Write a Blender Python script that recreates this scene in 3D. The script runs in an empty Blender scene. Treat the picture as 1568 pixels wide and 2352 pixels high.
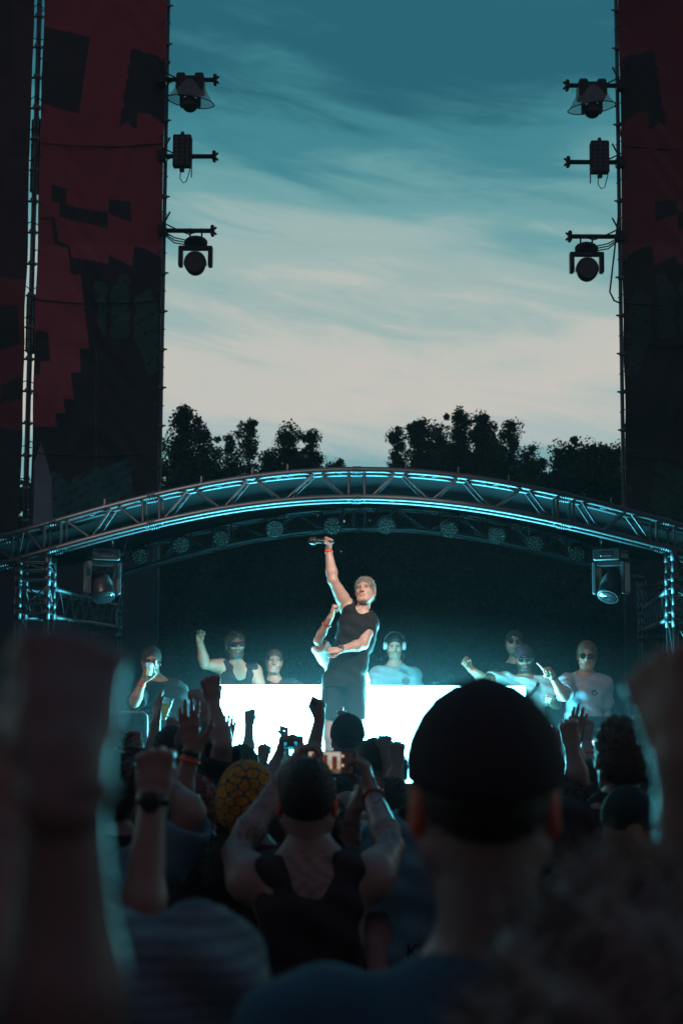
import bpy, math, random
import numpy as np
from mathutils import Vector, Matrix
random.seed(7); RNG = np.random.default_rng(7)
R = math.radians
scene = bpy.context.scene
COL = scene.collection

# ------------------------------------------------------------------ camera
CAMZ, F, HORIZON = 1.95, 3267.0, 1520.0        # camera height (m), focal length and horizon row (in 1568x2352 picture units)
PITCH = math.atan((HORIZON - 1176) / F); ROLL = 0.005
_fw = np.array([0, math.cos(PITCH), math.sin(PITCH)]); _up0 = np.array([0, -math.sin(PITCH), math.cos(PITCH)]); _x0 = np.array([1.0, 0, 0])
_rt = math.cos(ROLL) * _x0 + math.sin(ROLL) * _up0; _up = math.cos(ROLL) * _up0 - math.sin(ROLL) * _x0
def P(x, y, Y):
    """world point at distance Y from the camera plane for a place measured in the photograph"""
    d = (x - 784) * _rt + (1176 - y) * _up + F * _fw
    return np.array([0, 0, CAMZ]) + d * (Y / d[1])
cam_data = bpy.data.cameras.new('camera'); cam = bpy.data.objects.new('camera', cam_data); COL.objects.link(cam)
cam_data.sensor_fit = 'HORIZONTAL'; cam_data.sensor_width = 24.0; cam_data.lens = 24.0 * F / 1568
cam_data.clip_start = 0.05; cam_data.clip_end = 2000
cam_data.dof.use_dof = True; cam_data.dof.focus_distance = 12.2; cam_data.dof.aperture_fstop = 3.6; cam_data.dof.aperture_blades = 0
M4 = Matrix.Identity(4)
for i in range(3):
    M4[i][0] = _rt[i]; M4[i][1] = _up[i]; M4[i][2] = -_fw[i]
M4[2][3] = CAMZ
cam.matrix_world = M4
scene.camera = cam
scene.view_settings.view_transform = 'Standard'; scene.view_settings.look = 'None'
scene.view_settings.exposure = 0.0; scene.view_settings.gamma = 1.0
scene.render.engine = 'CYCLES'
scene.cycles.max_bounces = 5; scene.cycles.diffuse_bounces = 2; scene.cycles.glossy_bounces = 3
scene.cycles.transmission_bounces = 4; scene.cycles.transparent_max_bounces = 8; scene.cycles.volume_bounces = 0
scene.cycles.sample_clamp_indirect = 3.0; scene.cycles.use_denoising = True
scene.cycles.caustics_reflective = False; scene.cycles.caustics_refractive = False

# ------------------------------------------------------------------ world: dusk sky
world = bpy.data.worlds.new('World'); scene.world = world; world.use_nodes = True
nt = world.node_tree; N = nt.nodes; L = nt.links; N.clear()
def srgb(r, g, b):
    return tuple(((c / 255) / 12.92 if c / 255 <= 0.04045 else ((c / 255 + 0.055) / 1.055) ** 2.4) for c in (r, g, b)) + (1.0,)
def mth(op, a, b=None, c=None, clamp=False, tree=None):
    t = tree or nt
    n = t.nodes.new('ShaderNodeMath'); n.operation = op; n.use_clamp = clamp
    for i, v in enumerate((a, b, c)):
        if v is None: continue
        if isinstance(v, (int, float)): n.inputs[i].default_value = v
        else: t.links.new(v, n.inputs[i])
    return n.outputs[0]
tc = N.new('ShaderNodeTexCoord'); sep = N.new('ShaderNodeSeparateXYZ'); L.new(tc.outputs['Generated'], sep.inputs[0])
X_, Y_, Z_ = sep.outputs
az = mth('ARCTAN2', X_, Y_)
# streaky high cloud, stretched sideways and slightly tilted
comb = N.new('ShaderNodeCombineXYZ')
zt = mth('ADD', Z_, mth('MULTIPLY', az, 0.16))
L.new(mth('MULTIPLY', az, 2.0), comb.inputs[0]); L.new(mth('MULTIPLY', zt, 13.0), comb.inputs[1])
ns = N.new('ShaderNodeTexNoise'); ns.inputs['Scale'].default_value = 1.5; ns.inputs['Detail'].default_value = 5; ns.inputs['Roughness'].default_value = 0.5; ns.inputs['Distortion'].default_value = 0.7
L.new(comb.outputs[0], ns.inputs['Vector'])
comb2 = N.new('ShaderNodeCombineXYZ')
L.new(mth('MULTIPLY', az, 5.0), comb2.inputs[0]); L.new(mth('MULTIPLY', zt, 26.0), comb2.inputs[1]); comb2.inputs[2].default_value = 4.3
ns2 = N.new('ShaderNodeTexNoise'); ns2.inputs['Scale'].default_value = 1.4; ns2.inputs['Detail'].default_value = 9; ns2.inputs['Roughness'].default_value = 0.6; ns2.inputs['Distortion'].default_value = 1.0
L.new(comb2.outputs[0], ns2.inputs['Vector'])
cl = mth('ADD', mth('MULTIPLY', mth('SUBTRACT', ns.outputs['Fac'], 0.5), 0.15), mth('MULTIPLY', mth('SUBTRACT', ns2.outputs['Fac'], 0.5), 0.10))
el = mth('ADD', Z_, cl)
ramp = N.new('ShaderNodeValToRGB'); L.new(mth('MULTIPLY', el, 1.0), ramp.inputs[0])
cr = ramp.color_ramp; cr.interpolation = 'EASE'
stops = [(0.0, (120, 165, 170)), (0.125, (122, 170, 176)), (0.155, (172, 188, 187)), (0.185, (198, 196, 188)), (0.215, (193, 195, 188)),
         (0.26, (156, 182, 180)), (0.31, (108, 162, 167)), (0.36, (66, 134, 146)), (0.415, (38, 100, 116)), (0.7, (42, 106, 128)), (1.0, (44, 104, 130))]
while len(cr.elements) < len(stops): cr.elements.new(0.5)
for e, (p, c) in zip(cr.elements, stops): e.position = p; e.color = srgb(*c)
# away from the afterglow the dusk sky is dim and mauve
front = N.new('ShaderNodeMapRange'); front.interpolation_type = 'SMOOTHSTEP'
L.new(Y_, front.inputs['Value']); front.inputs['From Min'].default_value = -0.55; front.inputs['From Max'].default_value = 0.55
mix = N.new('ShaderNodeMix'); mix.data_type = 'RGBA'; L.new(front.outputs[0], mix.inputs['Factor'])
mix.inputs['A'].default_value = (0.080, 0.060, 0.078, 1); L.new(ramp.outputs[0], mix.inputs['B'])
nsk = N.new('ShaderNodeTexSky'); nsk.sky_type = 'NISHITA'; nsk.sun_disc = False; nsk.sun_elevation = R(1.0); nsk.sun_rotation = R(8.0)
bg1 = N.new('ShaderNodeBackground'); L.new(nsk.outputs[0], bg1.inputs['Color']); bg1.inputs['Strength'].default_value = 0.002
bg = N.new('ShaderNodeBackground'); L.new(mix.outputs['Result'], bg.inputs['Color']); bg.inputs['Strength'].default_value = 1.0
add = N.new('ShaderNodeAddShader'); L.new(bg.outputs[0], add.inputs[0]); L.new(bg1.outputs[0], add.inputs[1])
wo = N.new('ShaderNodeOutputWorld'); L.new(add.outputs[0], wo.inputs['Surface'])
sun = bpy.data.lights.new('sun', 'SUN'); sun.energy = 0.04; sun.angle = R(12); sun.color = (1, 0.82, 0.7)
so = bpy.data.objects.new('sun', sun); COL.objects.link(so)
so.rotation_euler = (R(86), 0, R(180 - 8))

# ------------------------------------------------------------------ helpers
def tag(o, label=None, cat=None, group=None, kind=None):
    if label: o['label'] = label
    if cat: o['category'] = cat
    if group: o['group'] = group
    if kind: o['kind'] = kind
    return o
def mesh(name, v, f, mats, parent=None, smooth=False, col=None, fm=None):
    """v: (n,3); f: array of quads/tris or list of index lists"""
    me = bpy.data.meshes.new(name)
    v = np.asarray(v, dtype=np.float32).reshape(-1, 3)
    if isinstance(f, np.ndarray):
        k = f.shape[1]
        me.vertices.add(len(v)); me.vertices.foreach_set('co', v.ravel())
        me.loops.add(f.size); me.loops.foreach_set('vertex_index', f.astype(np.int32).ravel())
        me.polygons.add(len(f)); me.polygons.foreach_set('loop_start', np.arange(0, f.size, k, dtype=np.int32))
        try: me.polygons.foreach_set('loop_total', np.full(len(f), k, dtype=np.int32))
        except Exception: pass
        me.update(calc_edges=True)
    else:
        me.from_pydata([tuple(map(float, p)) for p in v], [], [list(map(int, q)) for q in f]); me.update()
    if not isinstance(mats, (list, tuple)): mats = [mats]
    for m in mats: me.materials.append(m)
    me.polygons.foreach_set('use_smooth', np.full(len(me.polygons), smooth, dtype=bool))
    if fm is not None: me.polygons.foreach_set('material_index', np.asarray(fm, dtype=np.int32))
    if col is not None:
        a = me.color_attributes.new('Col', 'FLOAT_COLOR', 'POINT')
        c = np.ones((len(v), 4), dtype=np.float32); c[:, :3] = col
        a.data.foreach_set('color', c.ravel())
    o = bpy.data.objects.new(name, me); COL.objects.link(o)
    if parent is not None: o.parent = parent
    return o
def empty(name, loc=(0, 0, 0)):
    o = bpy.data.objects.new(name, None); COL.objects.link(o); o.empty_display_size = 0.1
    return o           # things keep world coordinates in their parts; roots sit at the origin unless moved
def nrm(v):
    v = np.asarray(v, float); n = np.linalg.norm(v); return v / n if n > 1e-9 else v
def basis(d):
    d = nrm(d); a = np.array([0, 0, 1.0]) if abs(d[2]) < 0.9 else np.array([1.0, 0, 0])
    u = nrm(np.cross(a, d)); return u, np.cross(d, u)
class G:
    """gathers simple shapes into one mesh"""
    def __init__(s): s.v = []; s.f = []
    def _add(s, v, f):
        b = len(s.v); s.v += [tuple(p) for p in v]; s.f += [[i + b for i in q] for q in f]; return s
    def tube(s, a, b, r, r2=None, n=8, caps=True):
        return s.path([a, b], [r, r if r2 is None else r2], n, caps)
    def path(s, pts, r, n=8, caps=True):
        pts = [np.asarray(p, float) for p in pts]
        if not isinstance(r, (list, tuple, np.ndarray)): r = [r] * len(pts)
        v = []; f = []; up = None
        for i, p in enumerate(pts):
            d = pts[min(i + 1, len(pts) - 1)] - pts[max(i - 1, 0)]
            if up is None: u, w = basis(d)
            else:
                dd = nrm(d); u = nrm(up - dd * np.dot(up, dd)); w = np.cross(dd, u)
            up = u
            for k in range(n):
                t = 2 * math.pi * k / n; v.append(p + r[i] * (math.cos(t) * u + math.sin(t) * w))
        for i in range(len(pts) - 1):
            for k in range(n):
                k2 = (k + 1) % n; f.append([i * n + k, i * n + k2, (i + 1) * n + k2, (i + 1) * n + k])
        if caps: f.append(list(range(n))[::-1]); f.append([(len(pts) - 1) * n + k for k in range(n)])
        return s._add(v, f)
    def box(s, c, size, ax=None, bev=0.0):
        c = np.asarray(c, float); h = np.asarray(size, float) / 2
        A = np.eye(3) if ax is None else np.asarray(ax, float)
        if bev <= 0:
            v = [c + A[0] * h[0] * x + A[1] * h[1] * y + A[2] * h[2] * z for x in (-1, 1) for y in (-1, 1) for z in (-1, 1)]
            return s._add(v, [[0, 1, 3, 2], [4, 6, 7, 5], [0, 4, 5, 1], [2, 3, 7, 6], [0, 2, 6, 4], [1, 5, 7, 3]])
        # bevelled prism: rounded outline in local x/z, extruded along local y
        pts = []
        for (sx, sz, a0) in ((1, 1, 0), (-1, 1, 90), (-1, -1, 180), (1, -1, 270)):
            for k in range(4):
                a = R(a0 + 30 * k); pts.append((sx * (h[0] - bev) + bev * math.cos(a), sz * (h[2] - bev) + bev * math.sin(a)))
        n = len(pts); b2 = bev * 0.4; rings = []
        for (yy, sh) in ((-h[1], b2), (-h[1] + b2, 0), (h[1] - b2, 0), (h[1], b2)):
            rings.append([c + A[0] * x * (1 - sh / h[0]) + A[1] * yy + A[2] * z * (1 - sh / h[2]) for x, z in pts])
        v = [p for r_ in rings for p in r_]
        f = [[i * n + k, i * n + (k + 1) % n, (i + 1) * n + (k + 1) % n, (i + 1) * n + k] for i in range(3) for k in range(n)]
        f.append(list(range(n))[::-1]); f.append([3 * n + k for k in range(n)])
        return s._add(v, f)
    def lathe(s, o, ax, prof, n=20, u=None):
        ax = nrm(ax); u_, w = basis(ax) if u is None else (u, np.cross(ax, u)); o = np.asarray(o, float)
        v = []; f = []
        for (t, r) in prof:
            for k in range(n):
                a = 2 * math.pi * k / n; v.append(o + ax * t + r * (math.cos(a) * u_ + math.sin(a) * w))
        for i in range(len(prof) - 1):
            for k in range(n): f.append([i * n + k, i * n + (k + 1) % n, (i + 1) * n + (k + 1) % n, (i + 1) * n + k])
        f.append(list(range(n))[::-1]); f.append([(len(prof) - 1) * n + k for k in range(n)])
        return s._add(v, f)
    def torus(s, c, ax, Rr, r, n=24, m=6, e=1.0, u=None):
        ax = nrm(ax); u_, w = basis(ax) if u is None else (nrm(u), np.cross(ax, nrm(u)))
        pts = []
        v = []; f = []
        for i in range(n):
            a = 2 * math.pi * i / n; rad = math.cos(a) * u_ + e * math.sin(a) * w
            for k in range(m):
                b = 2 * math.pi * k / m; v.append(np.asarray(c) + rad * (Rr + r * math.cos(b)) + ax * r * math.sin(b))
        for i in range(n):
            for k in range(m): f.append([i * m + k, ((i + 1) % n) * m + k, ((i + 1) % n) * m + (k + 1) % m, i * m + (k + 1) % m])
        return s._add(v, f)
    def build(s, name, mat, parent=None, smooth=False): return mesh(name, s.v, s.f, mat, parent, smooth)

# ------------------------------------------------------------------ materials
def mat(name, col=(0.1, 0.1, 0.1), rough=0.6, metal=0.0, attr=False, noise=0.0, nscale=30.0, bump=0.0, bscale=200.0, sss=0.0, emit=None, trans=0.0, alpha=1.0, spec=0.5, sheen=0.0, stretch=None):
    m = bpy.data.materials.new(name); m.use_nodes = True; t = m.node_tree; b = t.nodes['Principled BSDF']
    b.inputs['Base Color'].default_value = (*col, 1); b.inputs['Roughness'].default_value = rough; b.inputs['Metallic'].default_value = metal
    b.inputs['Specular IOR Level'].default_value = spec
    src = None
    if attr:
        a = t.nodes.new('ShaderNodeAttribute'); a.attribute_name = 'Col'; src = a.outputs['Color']
    co = t.nodes.new('ShaderNodeTexCoord')
    if stretch:
        mp = t.nodes.new('ShaderNodeMapping'); mp.inputs['Scale'].default_value = stretch; t.links.new(co.outputs['Object'], mp.inputs[0]); vec = mp.outputs[0]
    else: vec = co.outputs['Object']
    if noise > 0:
        n = t.nodes.new('ShaderNodeTexNoise'); n.inputs['Scale'].default_value = nscale; n.inputs['Detail'].default_value = 5; t.links.new(vec, n.inputs['Vector'])
        f = mth('ADD', mth('MULTIPLY', n.outputs['Fac'], 2 * noise, tree=t), 1 - noise, tree=t)
        mx = t.nodes.new('ShaderNodeMix'); mx.data_type = 'RGBA'; mx.blend_type = 'MULTIPLY'; mx.inputs['Factor'].default_value = 1
        if src is None: mx.inputs['A'].default_value = (*col, 1)
        else: t.links.new(src, mx.inputs['A'])
        cb = t.nodes.new('ShaderNodeCombineColor')
        for i in range(3): t.links.new(f, cb.inputs[i])
        t.links.new(cb.outputs[0], mx.inputs['B']); src = mx.outputs['Result']
        t.links.new(mth('MULTIPLY_ADD', n.outputs['Fac'], 0.2, rough - 0.1, clamp=True, tree=t), b.inputs['Roughness'])
    if src is not None: t.links.new(src, b.inputs['Base Color'])
    if bump > 0:
        n2 = t.nodes.new('ShaderNodeTexNoise'); n2.inputs['Scale'].default_value = bscale; n2.inputs['Detail'].default_value = 4; t.links.new(vec, n2.inputs['Vector'])
        bp = t.nodes.new('ShaderNodeBump'); bp.inputs['Strength'].default_value = bump; bp.inputs['Distance'].default_value = 0.01; t.links.new(n2.outputs['Fac'], bp.inputs['Height']); t.links.new(bp.outputs[0], b.inputs['Normal'])
    if sss > 0:
        b.inputs['Subsurface Weight'].default_value = sss; b.inputs['Subsurface Radius'].default_value = (1.0, 0.25, 0.12); b.inputs['Subsurface Scale'].default_value = 0.03
    if sheen > 0: b.inputs['Sheen Weight'].default_value = sheen; b.inputs['Sheen Roughness'].default_value = 0.4
    if trans > 0: b.inputs['Transmission Weight'].default_value = trans; b.inputs['IOR'].default_value = 1.2
    b.inputs['Alpha'].default_value = alpha
    if emit: b.inputs['Emission Color'].default_value = (*emit[:3], 1); b.inputs['Emission Strength'].default_value = emit[3]
    return m
M_SKIN = mat('skin', attr=True, rough=0.42, noise=0.12, nscale=14, bump=0.12, bscale=120, sss=0.3, spec=0.5)
M_CLOTH = mat('cloth', attr=True, rough=0.85, noise=0.18, nscale=9, bump=0.35, bscale=60, spec=0.2)
M_HAIR = mat('hair', attr=True, rough=0.42, noise=0.35, nscale=60, bump=0.7, bscale=260, spec=0.5)
M_SHOE = mat('shoe_leather', (0.05, 0.05, 0.05), 0.6)
M_ALU = mat('aluminium', (0.115, 0.13, 0.145), 0.52, 1.0, noise=0.10, nscale=4)
M_STEEL = mat('galvanised_steel', (0.18, 0.19, 0.20), 0.5, 0.8, noise=0.3, nscale=18)
M_BLACK = mat('black_plastic', (0.022, 0.022, 0.025), 0.42, noise=0.2, nscale=20)
M_BLACKM = mat('black_metal', (0.03, 0.03, 0.034), 0.35, 0.4, noise=0.2, nscale=20)
M_GREYP = mat('grey_plastic', (0.07, 0.075, 0.09), 0.4, noise=0.15, nscale=15)
M_CABLE = mat('black_rubber', (0.012, 0.012, 0.014), 0.6)
M_LENS = mat('lens_glass', (0.27, 0.24, 0.21), 0.25, 0.0, noise=0.35, nscale=30)
M_DLENS = mat('dark_lens', (0.02, 0.02, 0.025), 0.08, 0.0, spec=0.8)
M_BAND = mat('orange_wristband', (0.75, 0.07, 0.015), 0.5)
M_CANVAS = mat('roof_canvas', (0.014, 0.013, 0.015), 0.95, noise=0.2, nscale=2, bump=0.3, bscale=6, spec=0.05)
M_BANNER = mat('banner_print', attr=True, rough=0.5, noise=0.12, nscale=3, bump=0.15, bscale=40, spec=0.4)
M_LEAF = mat('leaves', attr=True, rough=0.6, spec=0.3)
M_BARK = mat('bark', (0.05, 0.04, 0.032), 0.9, noise=0.4, nscale=8, bump=0.8, bscale=25)
M_GROUND = mat('trodden_grass', (0.045, 0.05, 0.03), 0.95, noise=0.5, nscale=1.5, bump=0.8, bscale=8)
M_DECK = mat('stage_ply', (0.05, 0.045, 0.042), 0.7, noise=0.3, nscale=5)
M_SHEER = mat('clear_rain_cover', (0.35, 0.4, 0.45), 0.35, alpha=0.42, noise=0.3, nscale=9)
M_CUP = mat('clear_cup_plastic', (0.8, 0.9, 0.95), 0.12, alpha=0.28, spec=0.9)
M_BEER = bpy.data.materials.new('beer'); M_BEER.use_nodes = True
_t = M_BEER.node_tree; _b = _t.nodes['Principled BSDF']; _b.inputs['Base Color'].default_value = (0.85, 0.4, 0.08, 1); _b.inputs['Roughness'].default_value = 0.2
_tr = _t.nodes.new('ShaderNodeBsdfTranslucent'); _tr.inputs[0].default_value = (1.0, 0.62, 0.25, 1); _mx = _t.nodes.new('ShaderNodeMixShader'); _mx.inputs[0].default_value = 0.85
_t.links.new(_b.outputs[0], _mx.inputs[1]); _t.links.new(_tr.outputs[0], _mx.inputs[2]); _t.links.new(_mx.outputs[0], _t.nodes['Material Output'].inputs['Surface'])

# ------------------------------------------------------------------ implicit body modelling (signed distances, surface nets)
class SDF:
    def __init__(s): s.p = []
    def cap(s, a, b, ra, rb=None, k=0.02, op='u', flat=None, q=1.0):
        a = np.asarray(a, float); b = np.asarray(b, float); rb = ra if rb is None else rb
        m = max(ra, rb)
        s.p.append(('cap', (a, b, ra, rb, None if flat is None else nrm(flat), q), np.minimum(a, b) - m, np.maximum(a, b) + m, k, op)); return s
    def ell(s, c, r, A=None, k=0.02, op='u'):
        c = np.asarray(c, float); A = np.eye(3) if A is None else np.asarray(A, float); r = np.asarray(r, float)
        m = np.sqrt(((A * r[:, None]) ** 2).sum(0))
        s.p.append(('ell', (c, r, A), c - m, c + m, k, op)); return s
    def half(s, o, n, k=0.005):          # keeps the side the normal points away from
        s.p.append(('half', (np.asarray(o, float), nrm(n)), None, None, k, 'i')); return s
    def fn(s, f): s.p.append(('fn', (f,), None, None, 0, 'd')); return s
    def mesh(s, h):
        U = [p for p in s.p if p[5] == 'u']
        pad = 4 * h + 0.01
        lo = np.min([p[2] for p in U], 0) - pad; hi = np.max([p[3] for p in U], 0) + pad
        for p in s.p:
            if p[0] == 'half':
                o, n = p[1]; i = int(np.argmax(np.abs(n)))
                if abs(n[i]) > 0.999:
                    if n[i] > 0: hi[i] = min(hi[i], o[i] + pad)
                    else: lo[i] = max(lo[i], o[i] - pad)
        dims = np.maximum(np.ceil((hi - lo) / h).astype(int) + 1, 4)
        ax = [(lo[i] + h * np.arange(dims[i])).astype(np.float32) for i in range(3)]
        Fd = np.full(dims, 1.0, dtype=np.float32)
        for kind, a, plo, phi, k, op in s.p:
            if plo is None: sl = tuple(slice(0, d) for d in dims)
            else:
                e = 2.2 * k + 3 * h
                i0 = np.clip(np.floor((plo - e - lo) / h).astype(int), 0, dims); i1 = np.clip(np.ceil((phi + e - lo) / h).astype(int) + 1, 0, dims)
                if np.any(i1 <= i0): continue
                sl = tuple(slice(i0[i], i1[i]) for i in range(3))
            X = ax[0][sl[0]][:, None, None]; Y = ax[1][sl[1]][None, :, None]; Z = ax[2][sl[2]][None, None, :]
            if kind == 'cap':
                A0, B0, ra, rb, fl, q = a
                px, py, pz = X - A0[0], Y - A0[1], Z - A0[2]; ba = B0 - A0; L2 = max(float(ba @ ba), 1e-9)
                t = np.clip((px * ba[0] + py * ba[1] + pz * ba[2]) / L2, 0, 1)
                dx, dy, dz = px - t * ba[0], py - t * ba[1], pz - t * ba[2]
                d2 = dx * dx + dy * dy + dz * dz
                if fl is not None:
                    dn = dx * fl[0] + dy * fl[1] + dz * fl[2]; d2 = d2 + dn * dn * (1 / q ** 2 - 1)
                d = np.sqrt(d2) - (ra + (rb - ra) * t)
                if fl is not None: d = d * (0.5 + 0.5 * q)
            elif kind == 'ell':
                c, r, A = a
                px, py, pz = X - c[0], Y - c[1], Z - c[2]
                k0 = 0; k1 = 0
                for i in range(3):
                    u = (px * A[i, 0] + py * A[i, 1] + pz * A[i, 2]) / r[i]; k0 = k0 + u * u; k1 = k1 + (u / r[i]) ** 2
                k0 = np.sqrt(k0); k1 = np.sqrt(k1) + 1e-6; d = k0 * (k0 - 1) / k1
            elif kind == 'half':
                o, n = a; d = (X - o[0]) * n[0] + (Y - o[1]) * n[1] + (Z - o[2]) * n[2]
            else:
                Fd[sl] = Fd[sl] + a[0](X, Y, Z); continue
            f = Fd[sl]; d = d.astype(np.float32)
            if op == 'u':
                hh = np.clip(0.5 + 0.5 * (f - d) / max(k, 1e-5), 0, 1); Fd[sl] = f + (d - f) * hh - k * hh * (1 - hh)
            else:
                g = d if op == 'i' else -d
                hh = np.clip(0.5 - 0.5 * (f - g) / max(k, 1e-5), 0, 1); Fd[sl] = f + (g - f) * hh + k * hh * (1 - hh)
        return nets(Fd, lo, h)
def nets(Fd, lo, h):
    S = Fd < 0
    c = [S[i:S.shape[0] - 1 + i, j:S.shape[1] - 1 + j, k:S.shape[2] - 1 + k] for i in (0, 1) for j in (0, 1) for k in (0, 1)]
    cnt = sum(x.astype(np.int8) for x in c); act = (cnt > 0) & (cnt < 8)
    idx = np.argwhere(act)
    if len(idx) == 0: return np.zeros((0, 3)), np.zeros((0, 4), int)
    I, J, K = idx.T
    acc = np.zeros((len(idx), 3)); w = np.zeros(len(idx))
    corners = [(i, j, k) for i in (0, 1) for j in (0, 1) for k in (0, 1)]
    for a in corners:
        for ax_ in range(3):
            if a[ax_]: continue
            b = list(a); b[ax_] = 1
            fa = Fd[I + a[0], J + a[1], K + a[2]]; fb = Fd[I + b[0], J + b[1], K + b[2]]
            m = (fa < 0) != (fb < 0)
            t = np.where(m, fa / np.where(m, fa - fb, 1), 0)
            for q in range(3): acc[:, q] += np.where(m, a[q] + (t if q == ax_ else 0), 0)
            w += m
    v = lo + h * (idx + acc / w[:, None])
    vid = -np.ones(act.shape, dtype=np.int64); vid[I, J, K] = np.arange(len(idx))
    faces = []
    for ax_ in range(3):
        sa = [slice(None)] * 3; sb = [slice(None)] * 3; sa[ax_] = slice(0, -1); sb[ax_] = slice(1, None)
        A = S[tuple(sa)]; B = S[tuple(sb)]; E = np.argwhere(A != B)
        o1, o2 = [q for q in range(3) if q != ax_]
        ok = (E[:, o1] > 0) & (E[:, o2] > 0) & (E[:, o1] < S.shape[o1] - 1) & (E[:, o2] < S.shape[o2] - 1)
        E = E[ok]; inside = A[tuple(E.T)]
        def g(d1, d2):
            e = E.copy(); e[:, o1] += d1; e[:, o2] += d2; return vid[tuple(e.T)]
        q = np.stack([g(-1, -1), g(0, -1), g(0, 0), g(-1, 0)], 1)
        flip = inside if ax_ != 1 else ~inside
        q[~flip] = q[~flip][:, ::-1]
        faces.append(q)
    f = np.concatenate(faces); return v, f[(f >= 0).all(1)]

Uz_ = np.array([0, 0, 1.0])
# ------------------------------------------------------------------ people
SKIN = {'fair': (0.50, 0.30, 0.225), 'tan': (0.38, 0.215, 0.15), 'pale': (0.56, 0.37, 0.29), 'dark': (0.2, 0.11, 0.075), 'crowd': (0.27, 0.19, 0.175)}
def hand(s, w, d, n, pose, k=1.0, thumb=1, fan=0.0):
    """adds a five-fingered hand at wrist w, pointing along d, palm facing n; thumb: +-1 chooses the side"""
    d = nrm(d); n = nrm(n - d * np.dot(n, d)); u = np.cross(d, n) * thumb   # u: thumb side
    curl = {'fist': (82, 100, 62), 'relaxed': (28, 38, 25), 'open': (4, 8, 5), 'grip': (42, 58, 40), 'half': (72, 92, 50), 'point': (82, 100, 62), 'horns': (82, 100, 62)}[pose]
    Lp = 0.085 * k
    s.cap(w - d * 0.03 * k, w + d * 0.035 * k, 0.027 * k, 0.03 * k, k=0.012, flat=n, q=0.72)
    s.cap(w + d * 0.035 * k + u * .012 * k, w + d * 0.07 * k + u * 0.014 * k, 0.024 * k, 0.02 * k, k=0.012, flat=n, q=0.6)
    s.cap(w + d * 0.035 * k - u * .012 * k, w + d * 0.068 * k - u * 0.016 * k, 0.024 * k, 0.018 * k, k=0.012, flat=n, q=0.6)
    for i, (off, fl, kl) in enumerate(((0.030, 0.95, 0.0), (0.0105, 1.07, 0.004), (-0.010, 1.0, 0.0), (-0.029, 0.8, -0.008))):
        c = curl
        if pose == 'point' and i == 0: c = (6, 8, 4)
        if pose == 'horns' and i in (0, 3): c = (6, 8, 4)
        kn = w + d * (Lp + kl * k) + u * off * k - n * 0.004 * k
        s.cap(w + d * 0.03 * k + u * off * 0.5 * k, kn, 0.012 * k, 0.0112 * k, k=0.008)
        a = 0; p = kn; sp = fan * off * 6; rr = [0.0102, 0.0092, 0.0085, 0.0072]
        for j, (ang, ln) in enumerate(zip(c, (0.046, 0.028, 0.022))):
            a += R(ang + random.uniform(-5, 5)); q = p + (math.cos(a) * nrm(d + u * sp) + math.sin(a) * n) * ln * fl * k
            s.cap(p, q, rr[j] * k, rr[j + 1] * k, k=0.0035); p = q
    tb = w + d * 0.022 * k + u * 0.022 * k + n * 0.008 * k
    if pose in ('fist', 'point', 'horns', 'half'):
        t1 = tb + (d * 0.6 + u * 0.35 + n * 0.55) * 0.042 * k; t2 = t1 + nrm(d * 0.35 - u * 0.5 + n * 0.55) * 0.032 * k; t3 = t2 + nrm(-u * 1.0 + d * 0.1) * 0.026 * k
    elif pose == 'grip':
        t1 = tb + nrm(d * 0.6 + u * 0.5 + n * 0.6) * 0.044 * k; t2 = t1 + nrm(d * 0.7 + n * 0.6) * 0.032 * k; t3 = t2 + nrm(d * 0.7 - u * 0.2 + n * 0.5) * 0.024 * k
    else:
        t1 = tb + nrm(d * 0.6 + u * 0.8 + n * 0.2) * 0.044 * k; t2 = t1 + nrm(d * 0.8 + u * 0.55) * 0.034 * k; t3 = t2 + nrm(d + u * 0.35) * 0.026 * k
    s.cap(tb - d * .012 * k, t1, 0.0155 * k, 0.0115 * k, k=0.01); s.cap(t1, t2, 0.0112 * k, 0.0098 * k, k=0.004); s.cap(t2, t3, 0.0098 * k, 0.0078 * k, k=0.004)
def join(parts):
    vs = []; fs = []; b = 0
    for v, f in parts:
        if len(v) == 0: continue
        vs.append(v); fs.append(f + b); b += len(v)
    return np.concatenate(vs), np.concatenate(fs)
def tufts(v, f, n, length, c, up, jit=0.6, grav=0.0, wid=0.0022, seed=1):
    r = np.random.default_rng(seed)
    q = v[f]; nn = np.cross(q[:, 2] - q[:, 0], q[:, 3] - q[:, 1]); nn /= np.linalg.norm(nn, axis=1)[:, None] + 1e-9
    i = r.integers(0, len(f), n); p = q[i].mean(1); d = nn[i]
    out = p - c; d *= np.sign((d * out).sum(1))[:, None]
    d = d + r.normal(0, jit, (n, 3)) - np.array([0, 0, grav]); d /= np.linalg.norm(d, axis=1)[:, None]
    s_ = np.cross(d, r.normal(0, 1, (n, 3))); s_ /= np.linalg.norm(s_, axis=1)[:, None]
    ln = length * r.uniform(0.5, 1.2, (n, 1))
    a = p - d * 0.004 - s_ * wid; b = p - d * 0.004 + s_ * wid; m2 = p + d * ln * .6 + s_ * wid * .7; t = p + d * ln - s_ * wid * 0.2 + np.array([0, 0, -grav * 0.3]) * ln
    vv = np.stack([a, b, m2, t], 1).reshape(-1, 3); ff = np.arange(4 * n).reshape(-1, 4)
    return vv, ff
WAIST = []
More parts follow.
